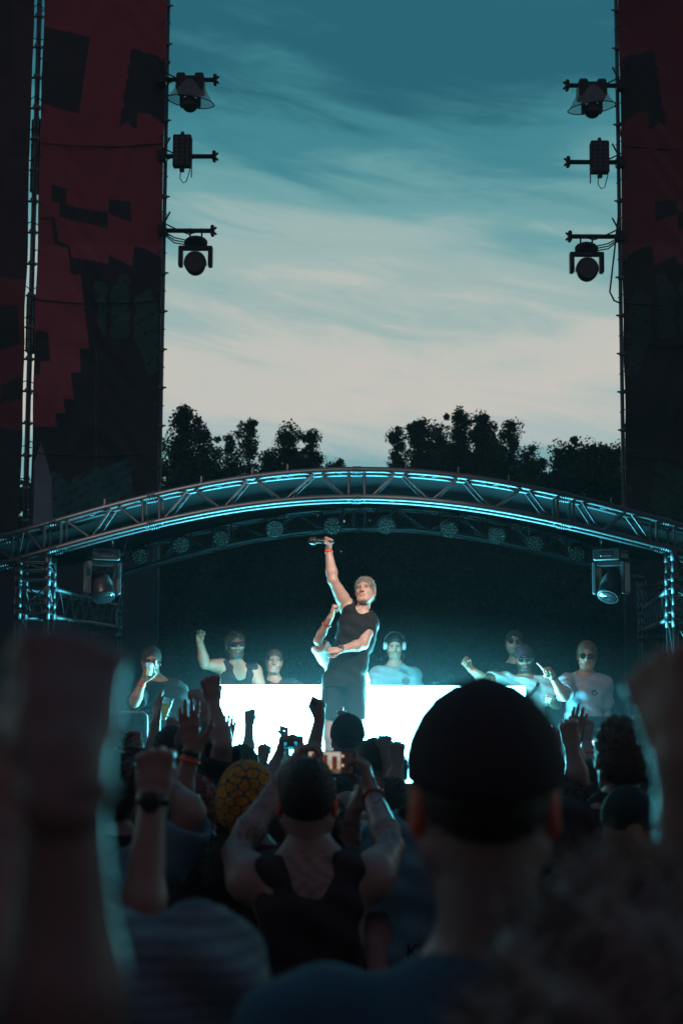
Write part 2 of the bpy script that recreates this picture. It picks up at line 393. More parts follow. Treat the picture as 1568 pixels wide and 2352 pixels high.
def person(label, Y, head, yaw=0.0, k=1.0, skin='fair', top=('tee', (0.03, 0.03, 0.035)), legs=('trousers', (0.03, 0.035, 0.05)), sl=None, sr=None,
           hair=('short', (0.03, 0.02, 0.015)), hat=None, glasses=None, beard=None, neck=None, hips=None, tilt=(0, 0), hface=None, ground=0.0, build=1.0,
           group=None, hb=0.009, hh=0.005, knees=None, shoulders=None, mouth=0.0, ear_glow_tint=False, print_=None, bands=(), extra=None, feet=None, folds=1.0, tattoo=False):
    """head: (px, py) of the head's centre; sl/sr: arms on the picture's left/right: dict(e=(px,py,Y), w=(px,py,Y), hand, d, n, thumb, sh)"""
    root = empty('person'); tag(root, label, 'person', group)
    pt = lambda a: P(*a) if len(a) == 3 else P(a[0], a[1], Y)
    hc = P(head[0], head[1], Y if len(head) == 2 else head[2]); sk = np.array(SKIN[skin] if isinstance(skin, str) else skin)
    fwd = np.array([math.sin(yaw), math.cos(yaw), 0.0]); lat = np.array([math.cos(yaw), -math.sin(yaw), 0.0])
    if lat[0] < 0: lat = -lat                     # lat always points to the picture's right
    hyaw = yaw if hface is None else hface
    hf = np.array([math.sin(hyaw), math.cos(hyaw), 0.0]); u = np.array([0, 0, 1.0])
    hf = nrm(hf + u * math.tan(tilt[0])); hr = nrm(np.cross(hf, u)); u = np.cross(hr, hf)
    hr = nrm(hr + u * math.tan(tilt[1])); u = nrm(np.cross(hr, hf)); A = np.array([hr, hf, u])
    H = lambda x, y, z: hc + (hr * x + hf * y + u * z) * k
    nb = pt(neck) if neck is not None else hc + np.array([0, 0, -0.19 * k]) - hf * 0.015 * k - u * 0.0
    pel = pt(hips) if hips is not None else nb + np.array([0, 0, -0.56 * k])
    ax = nrm(nb - pel); chest = nb - ax * 0.17 * k; waist = nb - ax * 0.38 * k
    arms = []
    for side, sp in ((-1, sl), (1, sr)):
        sp = dict(sp) if sp else {}
        if 'sh' in sp: sh = pt(sp['sh'])
        else:
            sh = nb + side * lat * 0.175 * k * build - ax * 0.055 * k
            if 'e' in sp and pt(sp['e'])[2] > sh[2]: sh = sh + np.array([0, 0, 0.035 * k]) - side * lat * 0.012
        e = pt(sp['e']) if 'e' in sp else sh + side * lat * 0.045 * k - np.array([0, 0, 0.27 * k]) - fwd * 0.02
        w = pt(sp['w']) if 'w' in sp else e + fwd * 0.07 * k - np.array([0, 0, 0.23 * k]) - side * lat * 0.01
        hd = np.array(sp['d'], float) if 'd' in sp else nrm(w - e); pn = np.array(sp['n'], float) if 'n' in sp else (fwd + 0.01 if 'w' in sp else -side * lat)
        arms.append((side, sh, e, w, nrm(hd), nrm(pn), sp.get('hand', 'relaxed' if 'w' not in sp else 'fist'), sp.get('thumb', 1), sp.get('fan', 0.0), sp.get('hk', 1.0)))
    b = build
    def torso(s, g=0.0, kk=0.04):
        s.cap(nb - ax * 0.11 * k, waist, (0.150 * b) * k + g, (0.128 * b) * k + g, k=kk, flat=fwd, q=0.68)
        s.cap(waist, pel, (0.122 * b) * k + g, (0.136 * b) * k + g, k=kk, flat=fwd, q=0.72)
        for side, sh, *_ in arms: s.cap(sh, nb - ax * 0.12 * k, 0.058 * b * k + g, 0.085 * b * k + g, k=kk)
        s.cap(nb + ax * 0.01 * k, nb - ax * 0.09 * k, 0.062 * k + g * .5, 0.10 * k + g, k=kk, flat=fwd, q=0.8)
        if abs(yaw) < 1.2:
            for side, sh, *_ in arms: s.ell(chest + side * lat * 0.075 * k - fwd * 0.07 * k * b, (0.05 * k + g, 0.028 * k + g, 0.075 * k + g), k=kk)
        for side, sh, e, *_ in arms: s.ell(sh + (e - sh) * 0.06, (0.05 * k * b + g,) * 3, k=kk)
    S = SDF(); torso(S)
    S.cap(nb - ax * 0.03 * k, hc - u * 0.05 * k - hf * 0.012 * k, 0.060 * k * b ** .5, 0.050 * k * b ** .5, k=0.022)
    for side, sh, *_ in arms: S.cap(nb + (hc - nb) * .35, (sh + nb) / 2 - ax * 0.015 * k, 0.026 * k, 0.042 * k * b, k=0.04)
    if abs(yaw) < 1.2:                            # back: shoulder blades and spine furrow
        S.cap(nb - ax * 0.08 * k - fwd * 0.118 * k * b, waist - fwd * 0.1 * k * b, 0.010 * k, 0.012 * k, k=0.03, op='s')
    for side, sh, e, w, hd, pn, pose, th, fan, hk in arms:
        m1 = sh + (e - sh) * 0.4; m2 = e + (w - e) * 0.28; out = side * lat
        S.ell(sh + (e - sh) * 0.1, (0.058 * k * b,) * 3, k=0.03)
        S.cap(sh, m1, 0.052 * k * b, 0.050 * k * b, k=0.03); S.cap(m1, e, 0.049 * k * b, 0.037 * k * b, k=0.02)
        S.cap(m1 + out * .004, sh + (e - sh) * 0.7, 0.047 * k * b, 0.04 * k * b, k=0.02)
        S.cap(e, m2, 0.038 * k * b, 0.043 * k * b, k=0.02); S.cap(m2, w, 0.042 * k * b, 0.0268 * k, k=0.02)
    zc = pel[2] + 0.03
    S.half((0, 0, zc), (0, 0, -1))
    parts = [S.mesh(hb)]
    for side, sh, e, w, hd, pn, pose, th, fan, hk in arms:
        s2 = SDF(); s2.cap(w - nrm(w - e) * 0.035 * k, w, 0.0285 * k, 0.027 * k, k=0.01); hand(s2, w, hd, pn, pose, k * 0.98 * hk, th, fan); parts.append(s2.mesh(min(0.004, hh)))
    # head
    T = SDF()
    T.ell(H(0, -0.012, 0.033), (0.074 * k, 0.094 * k, 0.088 * k), A); T.ell(H(0, 0.018, -0.03), (0.062 * k, 0.074 * k, 0.082 * k), A, k=0.03)
    T.cap(H(-0.022, 0.05, -0.088), H(0.022, 0.05, -0.088), 0.03 * k, 0.03 * k, k=0.03); T.cap(H(-0.012, 0.078, -0.095), H(0.012, 0.078, -0.095), 0.013 * k, 0.013 * k, k=0.02)
    for sx in (-1, 1):
        T.cap(H(sx * 0.052, -0.005, -0.05), H(sx * 0.03, 0.055, -0.088), 0.02 * k, 0.018 * k, k=0.03)      # jaw
        T.ell(H(sx * 0.042, 0.062, -0.02), (0.02 * k, 0.016 * k, 0.018 * k), A, k=0.02)                     # cheekbone
    T.cap(H(0, -0.02, -0.05), nb + (hc - nb) * 0.2, 0.048 * k, 0.056 * k * b ** .5, k=0.018)
    T.cap(H(-0.04, 0.076, 0.028), H(0.04, 0.076, 0.028), 0.0105 * k, 0.0105 * k, k=0.016)
    for sx in (-1, 1): T.ell(H(sx * 0.031, 0.096, 0.008), (0.018 * k, 0.016 * k, 0.012 * k), A, k=0.012, op='s')
    T.cap(H(0, 0.088, 0.018), H(0, 0.108, -0.022), 0.008 * k, 0.0125 * k, k=0.010)
    for sx in (-1, 1): T.ell(H(sx * 0.011, 0.099, -0.026), (0.0085 * k, 0.01 * k, 0.007 * k), A, k=0.006)
    T.cap(H(-0.018, 0.086, -0.053 ), H(0.018, 0.086, -0.053), 0.0058 * k, 0.0058 * k, k=0.008); T.cap(H(-0.015, 0.085, -0.067), H(0.015, 0.085, -0.067), 0.0066 * k, 0.0066 * k, k=0.008)
    if mouth > 0: T.ell(H(0, 0.095, -0.060), (0.022 * k, 0.014 * k, mouth * k), A, k=0.004, op='s')
    for sx in (-1, 1):
        T.ell(H(sx * 0.079, -0.012, -0.004), (0.0075 * k, 0.019 * k, 0.033 * k), np.array([nrm(hr * 1 - hf * 0.35 * sx), nrm(hf + hr * 0.35 * sx), u]), k=0.006)
        T.ell(H(sx * 0.086, -0.006, 0.0), (0.005 * k, 0.010 * k, 0.018 * k), A, k=0.005, op='s')
    parts.append(T.mesh(hh))
    v, f = join(parts)
    col = np.tile(sk, (len(v), 1)); rel = (v - hc) / k; lx, ly, lz = rel @ hr, rel @ hf, rel @ u
    nz = np.sin(v[:, 0] * 31 + 1) * np.sin(v[:, 2] * 27) * np.sin(v[:, 1] * 29 + 2)
    def paint(mask, c, a=1.0): col[mask] = col[mask] * (1 - a) + np.array(c) * a
    inh = (np.abs(lx) < 0.1) & (lz > -0.13) & (lz < 0.13)
    paint(inh & (np.abs(lx) > 0.071) & (np.abs(lz) < 0.045), (0.75, 0.12, 0.05) if ear_glow_tint else sk * [1.1, .75, .7], 0.8)
    paint(inh & (ly > 0.07) & (np.abs(lx) < 0.022) & (np.abs(lz + 0.060) < 0.011), sk * [0.8, .45, .45], 0.85)
    paint(inh & (ly > 0.06) & (np.abs(np.abs(lx) - 0.031) < 0.017) & (np.abs(lz - 0.026) < 0.0055), np.array(hair[1]) * .4 if hair else sk * .3, 0.75)
    paint(inh & (ly > 0.06) & (np.abs(np.abs(lx) - 0.031) < 0.012) & (np.abs(lz - 0.010) < 0.0045), (0.05, 0.035, 0.03), 0.85)
    if mouth > 0: paint(inh & (ly > 0.055) & (np.abs(lx) < 0.017) & (np.abs(lz + 0.060) < mouth * 0.8), (0.7, 0.66, 0.6), 1)
    if beard is not None:
        bm = inh & (ly > -0.005) & ((lz < -0.050 + 0.5 * np.maximum(np.abs(lx) - .02, 0) + .004 * nz) | ((np.abs(lx) < .027) & (lz < -.040))) & ~((np.abs(lx) < 0.019) & (np.abs(lz + 0.06) < 0.0055)); paint(bm & (lz > -0.125), beard[1], beard[0])
    for side, sh, e, w, hd, pn, pose, th, fan, hk in arms:       # knuckles and finger tips a little redder
        m = np.linalg.norm(v - (w + hd * 0.09 * k), axis=1) < 0.03 * k; paint(m, sk * [1.05, .8, .78], 0.5)
        if tattoo:
            d_e = (v - w) @ nrm(e - w); ra = np.linalg.norm(v - w - np.outer(d_e, nrm(e - w)), axis=1)
            tm = (d_e > 0.03) & (d_e < 0.5) & (ra < 0.08) & (np.sin(v[:, 0] * 140 + 5 * np.sin(v[:, 2] * 60)) * np.sin(v[:, 2] * 110 + 4 * np.sin(v[:, 0] * 70)) > 0.25); paint(tm, (0.05, 0.06, 0.07), 0.6)
    if tattoo:
        cen = nb - ax * 0.07 * k - fwd * 0.1; rr = v - cen
        tm = (np.abs(rr @ lat) < 0.1) & (np.abs(rr[:, 2]) < 0.1) & ((rr @ fwd) < 0.06) & (np.sin(v[:, 0] * 120 + 6 * np.sin(v[:, 2] * 50)) * np.sin(v[:, 2] * 95) > 0.1); paint(tm, (0.06, 0.07, 0.08), 0.55)
    mesh('body', v, f, M_SKIN, root, True, col)
    # ---- top
    if top:
        kind, tcx = top[0], np.array(top[1]); g = 0.013 if kind in ('tank', 'deep_tank') else 0.018
        C = SDF(); torso(C, g, 0.04)
        if kind in ('deep_tank', 'long_tee', 'tee'): C.cap(waist, pel - ax * 0.03, 0.132 * b * k + g, 0.142 * b * k + g, k=0.03, flat=fwd, q=0.75)
        fr = {'tee': 0.62, 'long_tee': 0.95, 'shirt': 0.7, 'jersey': 0.6}.get(kind, 0)
        for side, sh, e, w, hd, pn, *_ in arms:
            if fr > 0:
                C.cap(sh - (e - sh) * 0.02, sh + (e - sh) * fr, 0.062 * k * b + g, 0.064 * k * b + g * .9, k=0.03)
        for side, sh, e, w, hd, pn, *_ in arms:
            if fr > 0:
                de = nrm(e - sh); C.cap(sh + (e - sh) * fr + de * 0.09 * k, sh + (e - sh) * fr + de * 0.0905 * k, 0.088 * k, 0.088 * k, k=0.008, op='s')
            else:
                dn = nrm(e - sh)
                s0 = nb + side * lat * 0.185 * k * b - ax * 0.055 * k
                if kind == 'deep_tank':
                    ln_ = nrm(lat - ax * np.dot(lat, ax)); C.half(nb + side * ln_ * 0.153 * k * b, side * ln_, k=0.01); C.ell(s0 + side * lat * 0.03 - ax * 0.16 * k, np.array([.035, .07, .13]) * k, np.array([lat, fwd, Uz_]), k=0.01, op='s')
                else: C.half(nb + side * lat * 0.142 * k * b, side * lat, k=0.012)
        nc = nb + np.array([0, 0, 0.045 * k])
        if kind in ('tank',): C.cap(nc, nc - ax * 0.085 * k - fwd * 0.13 * (1 if abs(yaw) < 1.2 else -1) , 0.07 * k, 0.06 * k, k=0.01, op='s'); C.ell(nc + 0 * fwd, (0.088 * k, 0.085 * k, 0.06 * k), k=0.01, op='s')
        elif kind == 'deep_tank': C.ell(nb + ax * 0.05 * k + fwd * 0.02 * k, np.array([0.070, 0.078, 0.040]) * k, np.array([ln_, nrm(np.cross(ax, ln_)), ax]), k=0.006, op='s')
        else: C.ell(nc + fwd * 0.02 * k, (0.074 * k, 0.082 * k, 0.056 * k), k=0.008, op='s')
        C.half((0, 0, pel[2] - (0.06 if kind != 'tank' else 0.0) * k), (0, 0, -1))
        ph = random.uniform(0, 9)
        amp = 0.0075 * folds
        C.fn(lambda X, Y_, Z: (amp * np.sin(38 * X + 14 * Z + ph + 3 * np.sin(9 * Z)) * np.sin(17 * Z + 6 * X + ph) + 0.6 * amp * np.sin(60 * Z + 25 * X + 30 * Y_ + ph) + 0.4 * amp * np.sin(47 * Y_ + 31 * Z)).astype(np.float32))
        cv, cf = C.mesh(hb)
        cc = np.tile(tcx, (len(cv), 1))
        r3 = cv - nb
        if kind == 'jersey': m = np.linalg.norm(cv - nc, axis=1) < 0.105 * k; cc[m] = (0.02, 0.02, 0.025)
        if print_: cc = print_(cv, cc, nb, lat, fwd, k)
        mesh('shirt', cv, cf, M_CLOTH, root, True, cc)
    # ---- legs
    if legs:
        kind, lc = legs[0], np.array(legs[1]); Lg = SDF(); lo_ = SDF(); sh_ = SDF(); leg_skin = SDF()
        hy = pel - np.array([0, 0, 0.05 * k])
        for i, side in enumerate((-1, 1)):
            hj = pel + side * lat * 0.085 * k; kn_ = pt(knees[i]) if knees else hj + np.array([0, 0, (ground - hj[2]) * 0.48]) + side * lat * 0.03 + fwd * 0.02
            an = pt(feet[i]) if feet else np.array([kn_[0] + side * 0.01, kn_[1] - 0.02, ground + 0.08])
            if kind == 'shorts':
                Lg.cap(hj, hj + (kn_ - hj) * 0.8, 0.098 * k, 0.086 * k, k=0.012); leg_skin.cap(hj, kn_, 0.085 * k, 0.056 * k); leg_skin.cap(kn_, kn_ + (an - kn_) * 0.35, 0.052 * k, 0.06 * k, k=0.02); leg_skin.cap(kn_ + (an - kn_) * 0.35, an, 0.058 * k, 0.036 * k, k=0.02)
            else:
                Lg.cap(hj, kn_, 0.1 * k, 0.068 * k, k=0.03); Lg.cap(kn_, an, 0.066 * k, 0.052 * k, k=0.02)
            sh_.cap(an + np.array([0, 0, -0.035]) - fwd * 0.03, an + np.array([0, 0, -0.045]) + fwd * 0.15, 0.042, 0.034, k=0.02)
        Lg.cap(pel + lat * 0.05 * k, pel - lat * 0.05 * k, 0.115 * k, 0.115 * k, k=0.03)
        if kind == 'shorts':
            kk_ = (pt(knees[0]) if knees else kn_)[2]; Lg.half((0, 0, kk_ + 0.14 * k), (0, 0, -1))
        Lg.fn(lambda X, Y_, Z: (0.005 * np.sin(30 * X + 12 * Z) * np.sin(19 * Z + 8 * X)).astype(np.float32))
        lv, lf = Lg.mesh(0.012); mesh('shorts' if kind == 'shorts' else 'trousers', lv, lf, M_CLOTH, root, True, np.tile(lc, (len(lv), 1)))
        if kind == 'shorts': v2, f2 = leg_skin.mesh(0.009); mesh('legs', v2, f2, M_SKIN, root, True, np.tile(sk, (len(v2), 1)))
        v3, f3 = sh_.mesh(0.012); o3 = mesh('shoes', v3, f3, M_SHOE, root, True)
    # ---- hair
    if hair:
        kind, hcx = hair[0], np.array(hair[1]); Q = SDF(); g = {'buzz': 0.004, 'short': 0.011, 'spiky': 0.006, 'bob': 0.016, 'curly': 0.015, 'long': 0.014, 'tail': 0.01, 'big_curly': 0.045, 'side': 0.003}[kind]
        if hat and hat[0] != 'headband': g = 0.001
        Q.ell(H(0, -0.015, 0.036), ((0.076 + g) * k, (0.096 + g) * k, (0.090 + g) * k), A)
        if kind not in ('buzz',): Q.ell(H(0, -0.035, -0.01), ((0.070 + g * .7) * k, (0.075 + g * .7) * k, 0.08 * k), A, k=0.02)
        if kind in ('bob', 'long', 'big_curly'):
            dn = {'bob': 0.13, 'long': 0.24, 'curly': 0.1, 'big_curly': 0.22}[kind]
            Q.cap(H(0, -0.03, 0.0), H(0, -0.05, -dn), (0.075 + g) * k, (0.06 + g) * k, k=0.03)
        if kind == 'tail': Q.cap(H(0, -0.1, 0.0), H(0.01, -0.12, -0.04), 0.022 * k, 0.024 * k, k=0.01); Q.cap(H(0.01, -0.12, -0.04), H(0.02, -0.10, -0.2), 0.026 * k, 0.012 * k, k=0.01)
        if kind in ('buzz', 'short', 'spiky', 'tail', 'side', 'curly'):   # nape and hairline cuts
            Q.half(H(0, -0.06, -0.075), -u * 0.95 + hf * 0.1)
        fz = 0.060 if kind not in ('side', 'spiky') else 0.066
        for (o_, rr_) in ((H(0, 0.105, -0.04), (0.085 * k, 0.075 * k, (fz + 0.045) * k)),): Q.ell(o_, rr_, A, k=0.008, op='s')
        if kind in ('buzz', 'short', 'spiky', 'tail', 'side', 'curly'):
            for sx in (-1, 1): Q.ell(H(sx * 0.085, 0.0, -0.03), (0.026 * k, 0.048 * k, 0.052 * k), A, k=0.006, op='s')
        am = {'buzz': 0.0, 'short': 0.0005, 'spiky': 0.0006, 'curly': 0.004, 'big_curly': 0.016}.get(kind, 0.003)
        fq = 90 if kind not in ('big_curly',) else 55
        Q.fn(lambda X, Y_, Z: (am * (np.sin(fq * X + 2 * np.sin(40 * Z)) * np.sin(fq * 0.9 * Z + 1) + np.sin(fq * 1.1 * Y_ + 1.7) * np.sin(fq * .8 * X + 2)) ).astype(np.float32))
        qv, qf = Q.mesh(0.0055 if hb < 0.012 else 0.007)
        if len(qv):
            nt_, ln = {'buzz': (900, 0.006), 'short': (2600, 0.009), 'spiky': (2600, 0.014), 'bob': (1500, 0.02), 'curly': (3000, 0.014), 'long': (2200, 0.035), 'tail': (1600, 0.02), 'big_curly': (5000, 0.045), 'side': (900, 0.008)}[kind]
            tv, tf = tufts(qv, qf, nt_, ln * k, hc, u, jit=0.45 if kind != 'big_curly' else 0.8, grav=0.5 if kind in ('long', 'bob', 'tail') else 0.0, seed=len(qv))
            if hat and hat[0] != 'headband': lo_m = (tv[::4] - hc) @ u < .012 * k; tv = tv.reshape(-1, 4, 3)[lo_m].reshape(-1, 3); tf = np.arange(len(tv)).reshape(-1, 4)
            n0 = len(qv); av, af = join([(qv, qf), (tv, tf)])
            hcol = np.tile(hcx, (len(av), 1)); hcol *= RNG.uniform(.6, 1.4, len(av))[:, None]; hcol[n0:] *= np.repeat(RNG.uniform(0.6, 1.6, len(tf)), 4)[:, None]
            mesh('hair', av, af, M_HAIR, root, True, hcol)
    if hat:
        hat_(root, hat, H, A, k, hr, hf, u, hc)
    if glasses:
        gl = G(); fr = G()
        shp = glasses[0]
        if shp == 'visor':
            pts = [H(0.068 * math.sin(a), 0.03 + 0.080 * math.cos(a), 0.004) for a in np.linspace(-1.1, 1.1, 13)]
            for a, b_ in zip(pts[:-1], pts[1:]):
                n0 = len(gl.v); gl.v += [tuple(a - u * 0.024 * k), tuple(b_ - u * 0.024 * k), tuple(b_ + u * 0.019 * k), tuple(a + u * 0.019 * k)]; gl.f.append([n0, n0 + 1, n0 + 2, n0 + 3])
            fr.path([p + u * 0.02 * k for p in pts], 0.003 * k, 6)
        else:
            for sx in (-1, 1): gl.lathe(H(sx * 0.033, 0.094, 0.008), hf, [(0, 0.024 * k), (0.003, 0.0245 * k), (0.004, 0.018 * k)], 18); fr.torus(H(sx * 0.033, 0.095, 0.008), hf, 0.0245 * k, 0.002 * k, 18, 5)
            fr.tube(H(-0.01, 0.1, 0.014), H(0.01, 0.1, 0.014), 0.0025 * k)
        for sx in (-1, 1): fr.tube(H(sx * 0.064, 0.07, 0.014), H(sx * 0.082, -0.01, 0.014), 0.0028 * k)
        go = gl.build('lens', glasses[1], root); fr.build('glasses_frame', M_BLACK, root)
    for bd in bands:       # (arm index, fraction from wrist to elbow, material, half width, name)
        side, sh, e, w, *_ = arms[bd[0]]; c = w + (e - w) * bd[1]; a = nrm(e - w); rr_ = (0.0275 + bd[1] * 0.035) * k + 0.003
        gg = G(); gg.lathe(c - a * bd[3], a, [(0, rr_ - .004), (0, rr_), (bd[3], rr_ + 0.002), (2 * bd[3], rr_), (2 * bd[3], rr_ - .004)], 18)
        if bd[4] == 'watch':
            face = nrm(-arms[bd[0]][5]); gg.lathe(c + face * rr_ * 0.9, face, [(0, 0.021), (0.009, 0.021), (0.011, 0.017)], 16)
        gg.build(bd[4], bd[2], root, True)
    info = dict(root=root, H=H, nb=nb, arms=arms, lat=lat, fwd=fwd, hc=hc, k=k, u=u, hr=hr, hf=hf, chest=chest)
    if extra: extra(info)
    return info
def hat_(root, hat, H, A, k, hr, hf, u, hc):
    kind, c = hat[0], np.array(hat[1]); g = 0.012
    Q = SDF()
    if kind == 'headband':
        gg = G(); gg.torus(H(0, -0.01, 0.045), u, 0.083 * k, 0.014 * k, 28, 8, 1.15, hr); o = gg.build('headband', M_CLOTH, root, True)
        a = o.data.color_attributes.new('Col', 'FLOAT_COLOR', 'POINT'); a.data.foreach_set('color', np.tile([*c, 1.0], len(o.data.vertices)).astype(np.float32)); return
    z0 = {'cap': 0.024, 'cap_back': 0.012, 'beanie': -0.01, 'bandana': -0.055}[kind]
    Q.ell(H(0, -0.012, 0.036 if kind != 'bandana' else 0.025), ((0.079 + g) * k, (0.099 + g) * k, (0.094 + g) * k if kind != 'bandana' else 0.105 * k), A)
    if kind == 'bandana': Q.ell(H(0, -0.03, -0.02), (0.09 * k, 0.1 * k, 0.085 * k), A, k=0.03)
    Q.half(H(0, -0.04, z0), -u + hf * (0.1 if kind != 'bandana' else 0.45))
    if kind in ('cap', 'cap_back', 'beanie'):      # seams between the panels
        if kind != 'beanie':
            for a in np.linspace(0, math.pi, 4)[:-1]:
                d = hr * math.cos(a) + hf * math.sin(a) * 1.2
                pts = [hc + (u * 0.036 + -hf * 0.012) * k + (d * math.cos(t) * 0.0905 + u * math.sin(t) * 0.1075) * k for t in np.linspace(0.1, math.pi - 0.1, 12)]
                for p, q in zip(pts[:-1], pts[1:]): Q.cap(p, q, 0.0012 * k, 0.0012 * k, k=0.004)
            Q.ell(H(0, -0.012, 0.036 + 0.106), (0.009 * k, 0.009 * k, 0.005 * k), A, k=0.002)
        else: Q.fn(lambda X, Y_, Z: (0.0016 * np.sin(260 * X) + 0 * Y_ + 0 * Z).astype(np.float32)); Q.cap(H(-.07, -.012, 0), H(.07, -.012, 0), 0.0, 0.0)
    if kind == 'cap_back':
        Q.ell(H(0, -0.115, 0.01), (0.03 * k, 0.03 * k, 0.022 * k), A, k=0.003, op='s')
    qv, qf = Q.mesh(0.003); cc = np.tile(c, (len(qv), 1))
    if kind == 'bandana':
        rel = qv - hc; q = np.stack([np.arctan2(rel @ hr, -(rel @ hf)) * 0.1, rel @ u, 0 * rel[:, 0]], 1)
        pts = RNG.uniform([-0.33, -0.14, 0], [0.33, 0.16, 0], (600, 3)); keep = []
        for p in pts:
            if all(np.linalg.norm(p - r_) > 0.021 for r_ in keep): keep.append(p)
        D = np.sort(np.linalg.norm(q[:, None] - np.array(keep)[None], axis=2), axis=1)
        cc = np.tile(np.array([0.55, 0.24, 0.035]), (len(qv), 1)); cc[(D[:, 1] - D[:, 0]) < 0.0055] = (0.02, 0.07, 0.08); cc[np.abs(D[:, 0] - 0.006) < 0.0012] = (0.08, 0.05, 0.02)
    o = mesh({'cap': 'cap', 'cap_back': 'cap', 'beanie': 'beanie', 'bandana': 'bandana'}[kind], qv, qf, M_CLOTH, root, True, cc)
    if kind == 'cap' or kind == 'cap_back':
        s = 1 if kind == 'cap' else 1
        B = SDF(); B.ell(H(0, 0.115 * s, 0.015), (0.07 * k, 0.068 * k, 0.012 * k), A, k=0.005); B.ell(H(0, 0.10 * s, 0.001), (0.066 * k, 0.075 * k, 0.012 * k), A, k=0.004, op='s')
        bv, bf = B.mesh(0.0045)
        if len(bv): mesh('brim', bv, bf, M_CLOTH, root, True, np.tile(c * .8, (len(bv), 1)))
# ------------------------------------------------------------------ ground, stage, trees
g = G(); g._add([(-69, -19, 0), (69, -19, 0), (69, 109, 0), (-69, 109, 0)], [[0, 1, 2, 3]])
tag(g.build('ground', M_GROUND), 'dark trodden grass of the festival field under the crowd', 'ground', kind='structure')
STZ = 0.5
XL, XR = -3.4, 4.2
st = empty('stage_platform'); tag(st, 'low dark plywood stage platform under the arched truss roof', 'stage')
for i in range(4):
    w_ = (XR - XL) / 4
    for j in range(3):
        G().box((XL + w_ * (i + .5), 11.7 + 1.9 * (j + .5), STZ - .03), (w_ - .012, 1.9 - .012, .06)).build('deck_panel', M_DECK, st)
G().box(((XL + XR) / 2, 11.69, 0.235), (XR - XL, .02, .47)).build('front_skirt', M_BLACK, st)
ri = empty('riser'); tag(ri, 'black riser box the performer stands on in front of the glowing booth', 'riser')
G().box((0.05, 12.3, STZ + .19), (1.1, .5, .3), bev=.02).build('box', M_BLACK, ri); G().box((0.05, 12.3, STZ + .355), (1.14, .54, .03)).build('top_board', M_DECK, ri)

# leaves
def leaf_cloud(cent, rad, n, size, r):
    """n leaf quads round cluster centres"""
    i = r.integers(0, len(cent), n); d = r.normal(0, 1, (n, 3)); d /= np.linalg.norm(d, axis=1)[:, None]
    p = cent[i] + d * (rad[i] * r.uniform(0.15, 1.0, n) ** 0.6)[:, None]
    a = r.normal(0, 1, (n, 3)); a /= np.linalg.norm(a, axis=1)[:, None]; b = np.cross(a, r.normal(0, 1, (n, 3))); b /= np.linalg.norm(b, axis=1)[:, None]
    s = (size * r.uniform(0.6, 1.3, n))[:, None]
    v = np.stack([p - a * s * .5, p + b * s * .32, p + a * s * .55, p - b * s * .32], 1).reshape(-1, 3)
    base = np.array([0.035, 0.055, 0.03]); c = base[None] * r.uniform(0.5, 1.4, (len(cent), 1))[i] * r.uniform(.75, 1.25, (n, 1))
    return v, np.arange(4 * n).reshape(-1, 4), np.repeat(c, 4, 0)
def tree(x, ytop, Y, width, label, seed, nl=9000, spires=5, bushy=False, group='trees behind the stage'):
    """x, ytop: where the crown's top shows; width: crown width in metres"""
    r = np.random.default_rng(seed); top = P(x, ytop, Y); root = empty('tree'); tag(root, label, 'tree', group)
    base = np.array([top[0], Y, 0.0]); Ht = top[2]; gt = G()
    gt.path([base, base + [0.1, 0, Ht * .3], base + [-0.05, 0.1, Ht * .6]], [0.28, 0.2, 0.12], 9)
    cents = []; rads = []
    for s_ in range(spires):
        f_ = (s_ + .5) / spires - .5; tx = f_ * width + r.normal(0, .12); hgt = Ht * (1 - abs(f_) ** 2 * 0.8 * (0.6 if bushy else 1) + r.uniform(-.10, .03)) if s_ != spires // 2 else Ht
        ty = r.uniform(-1, 1) * width * .3
        p0 = base + np.array([0, 0, Ht * r.uniform(.2, .4)]); p1 = base + np.array([tx * .8, ty * .8, hgt * .65]); p2 = base + np.array([tx, ty, hgt - 0.15])
        gt.path([p0, (p0 + p1) / 2 + [0, 0, .2], p1, p2], [0.1, .07, .045, 0.012], 6)
        n = 24 if not bushy else 16
        for q in range(n):
            t = r.uniform(0.0, 1) ** .8; c = p1 + (p2 - p1) * t if t > .0 else p0
            spread = width / spires * (0.95 - .6 * t)
            c = c + r.normal(0, 1, 3) * [spread * .40, spread * .4, .2]; c[2] = min(c[2], hgt - .25)
            cents.append(c); rads.append(r.uniform(.26, .52) * (1.15 - .5 * t) * (1.25 if bushy else 1))
            gt.tube(p1 + (p2 - p1) * max(0, t - .15), c, .018, .006, 4, False)
        for q in range(22):
            t = r.uniform(0, 1); c = p0 + (p1 - p0) * t + r.normal(0, 1, 3) * [width / spires * .6, .5, .4]; cents.append(c); rads.append(r.uniform(.3, .6))
        for q in range(16):     # little sprigs sticking out of the outline
            c = p1 + (p2 - p1) * r.uniform(.3, 1) + r.normal(0, 1, 3) * [.14, .15, .1]; cents.append(c); rads.append(r.uniform(.1, .2))
    v, f, c = leaf_cloud(np.array(cents), np.array(rads), int(nl * 3.4), 0.085, r)
    gt.build('trunk', M_BARK, root, True); mesh('crown', v, f, M_LEAF, root, False, c)
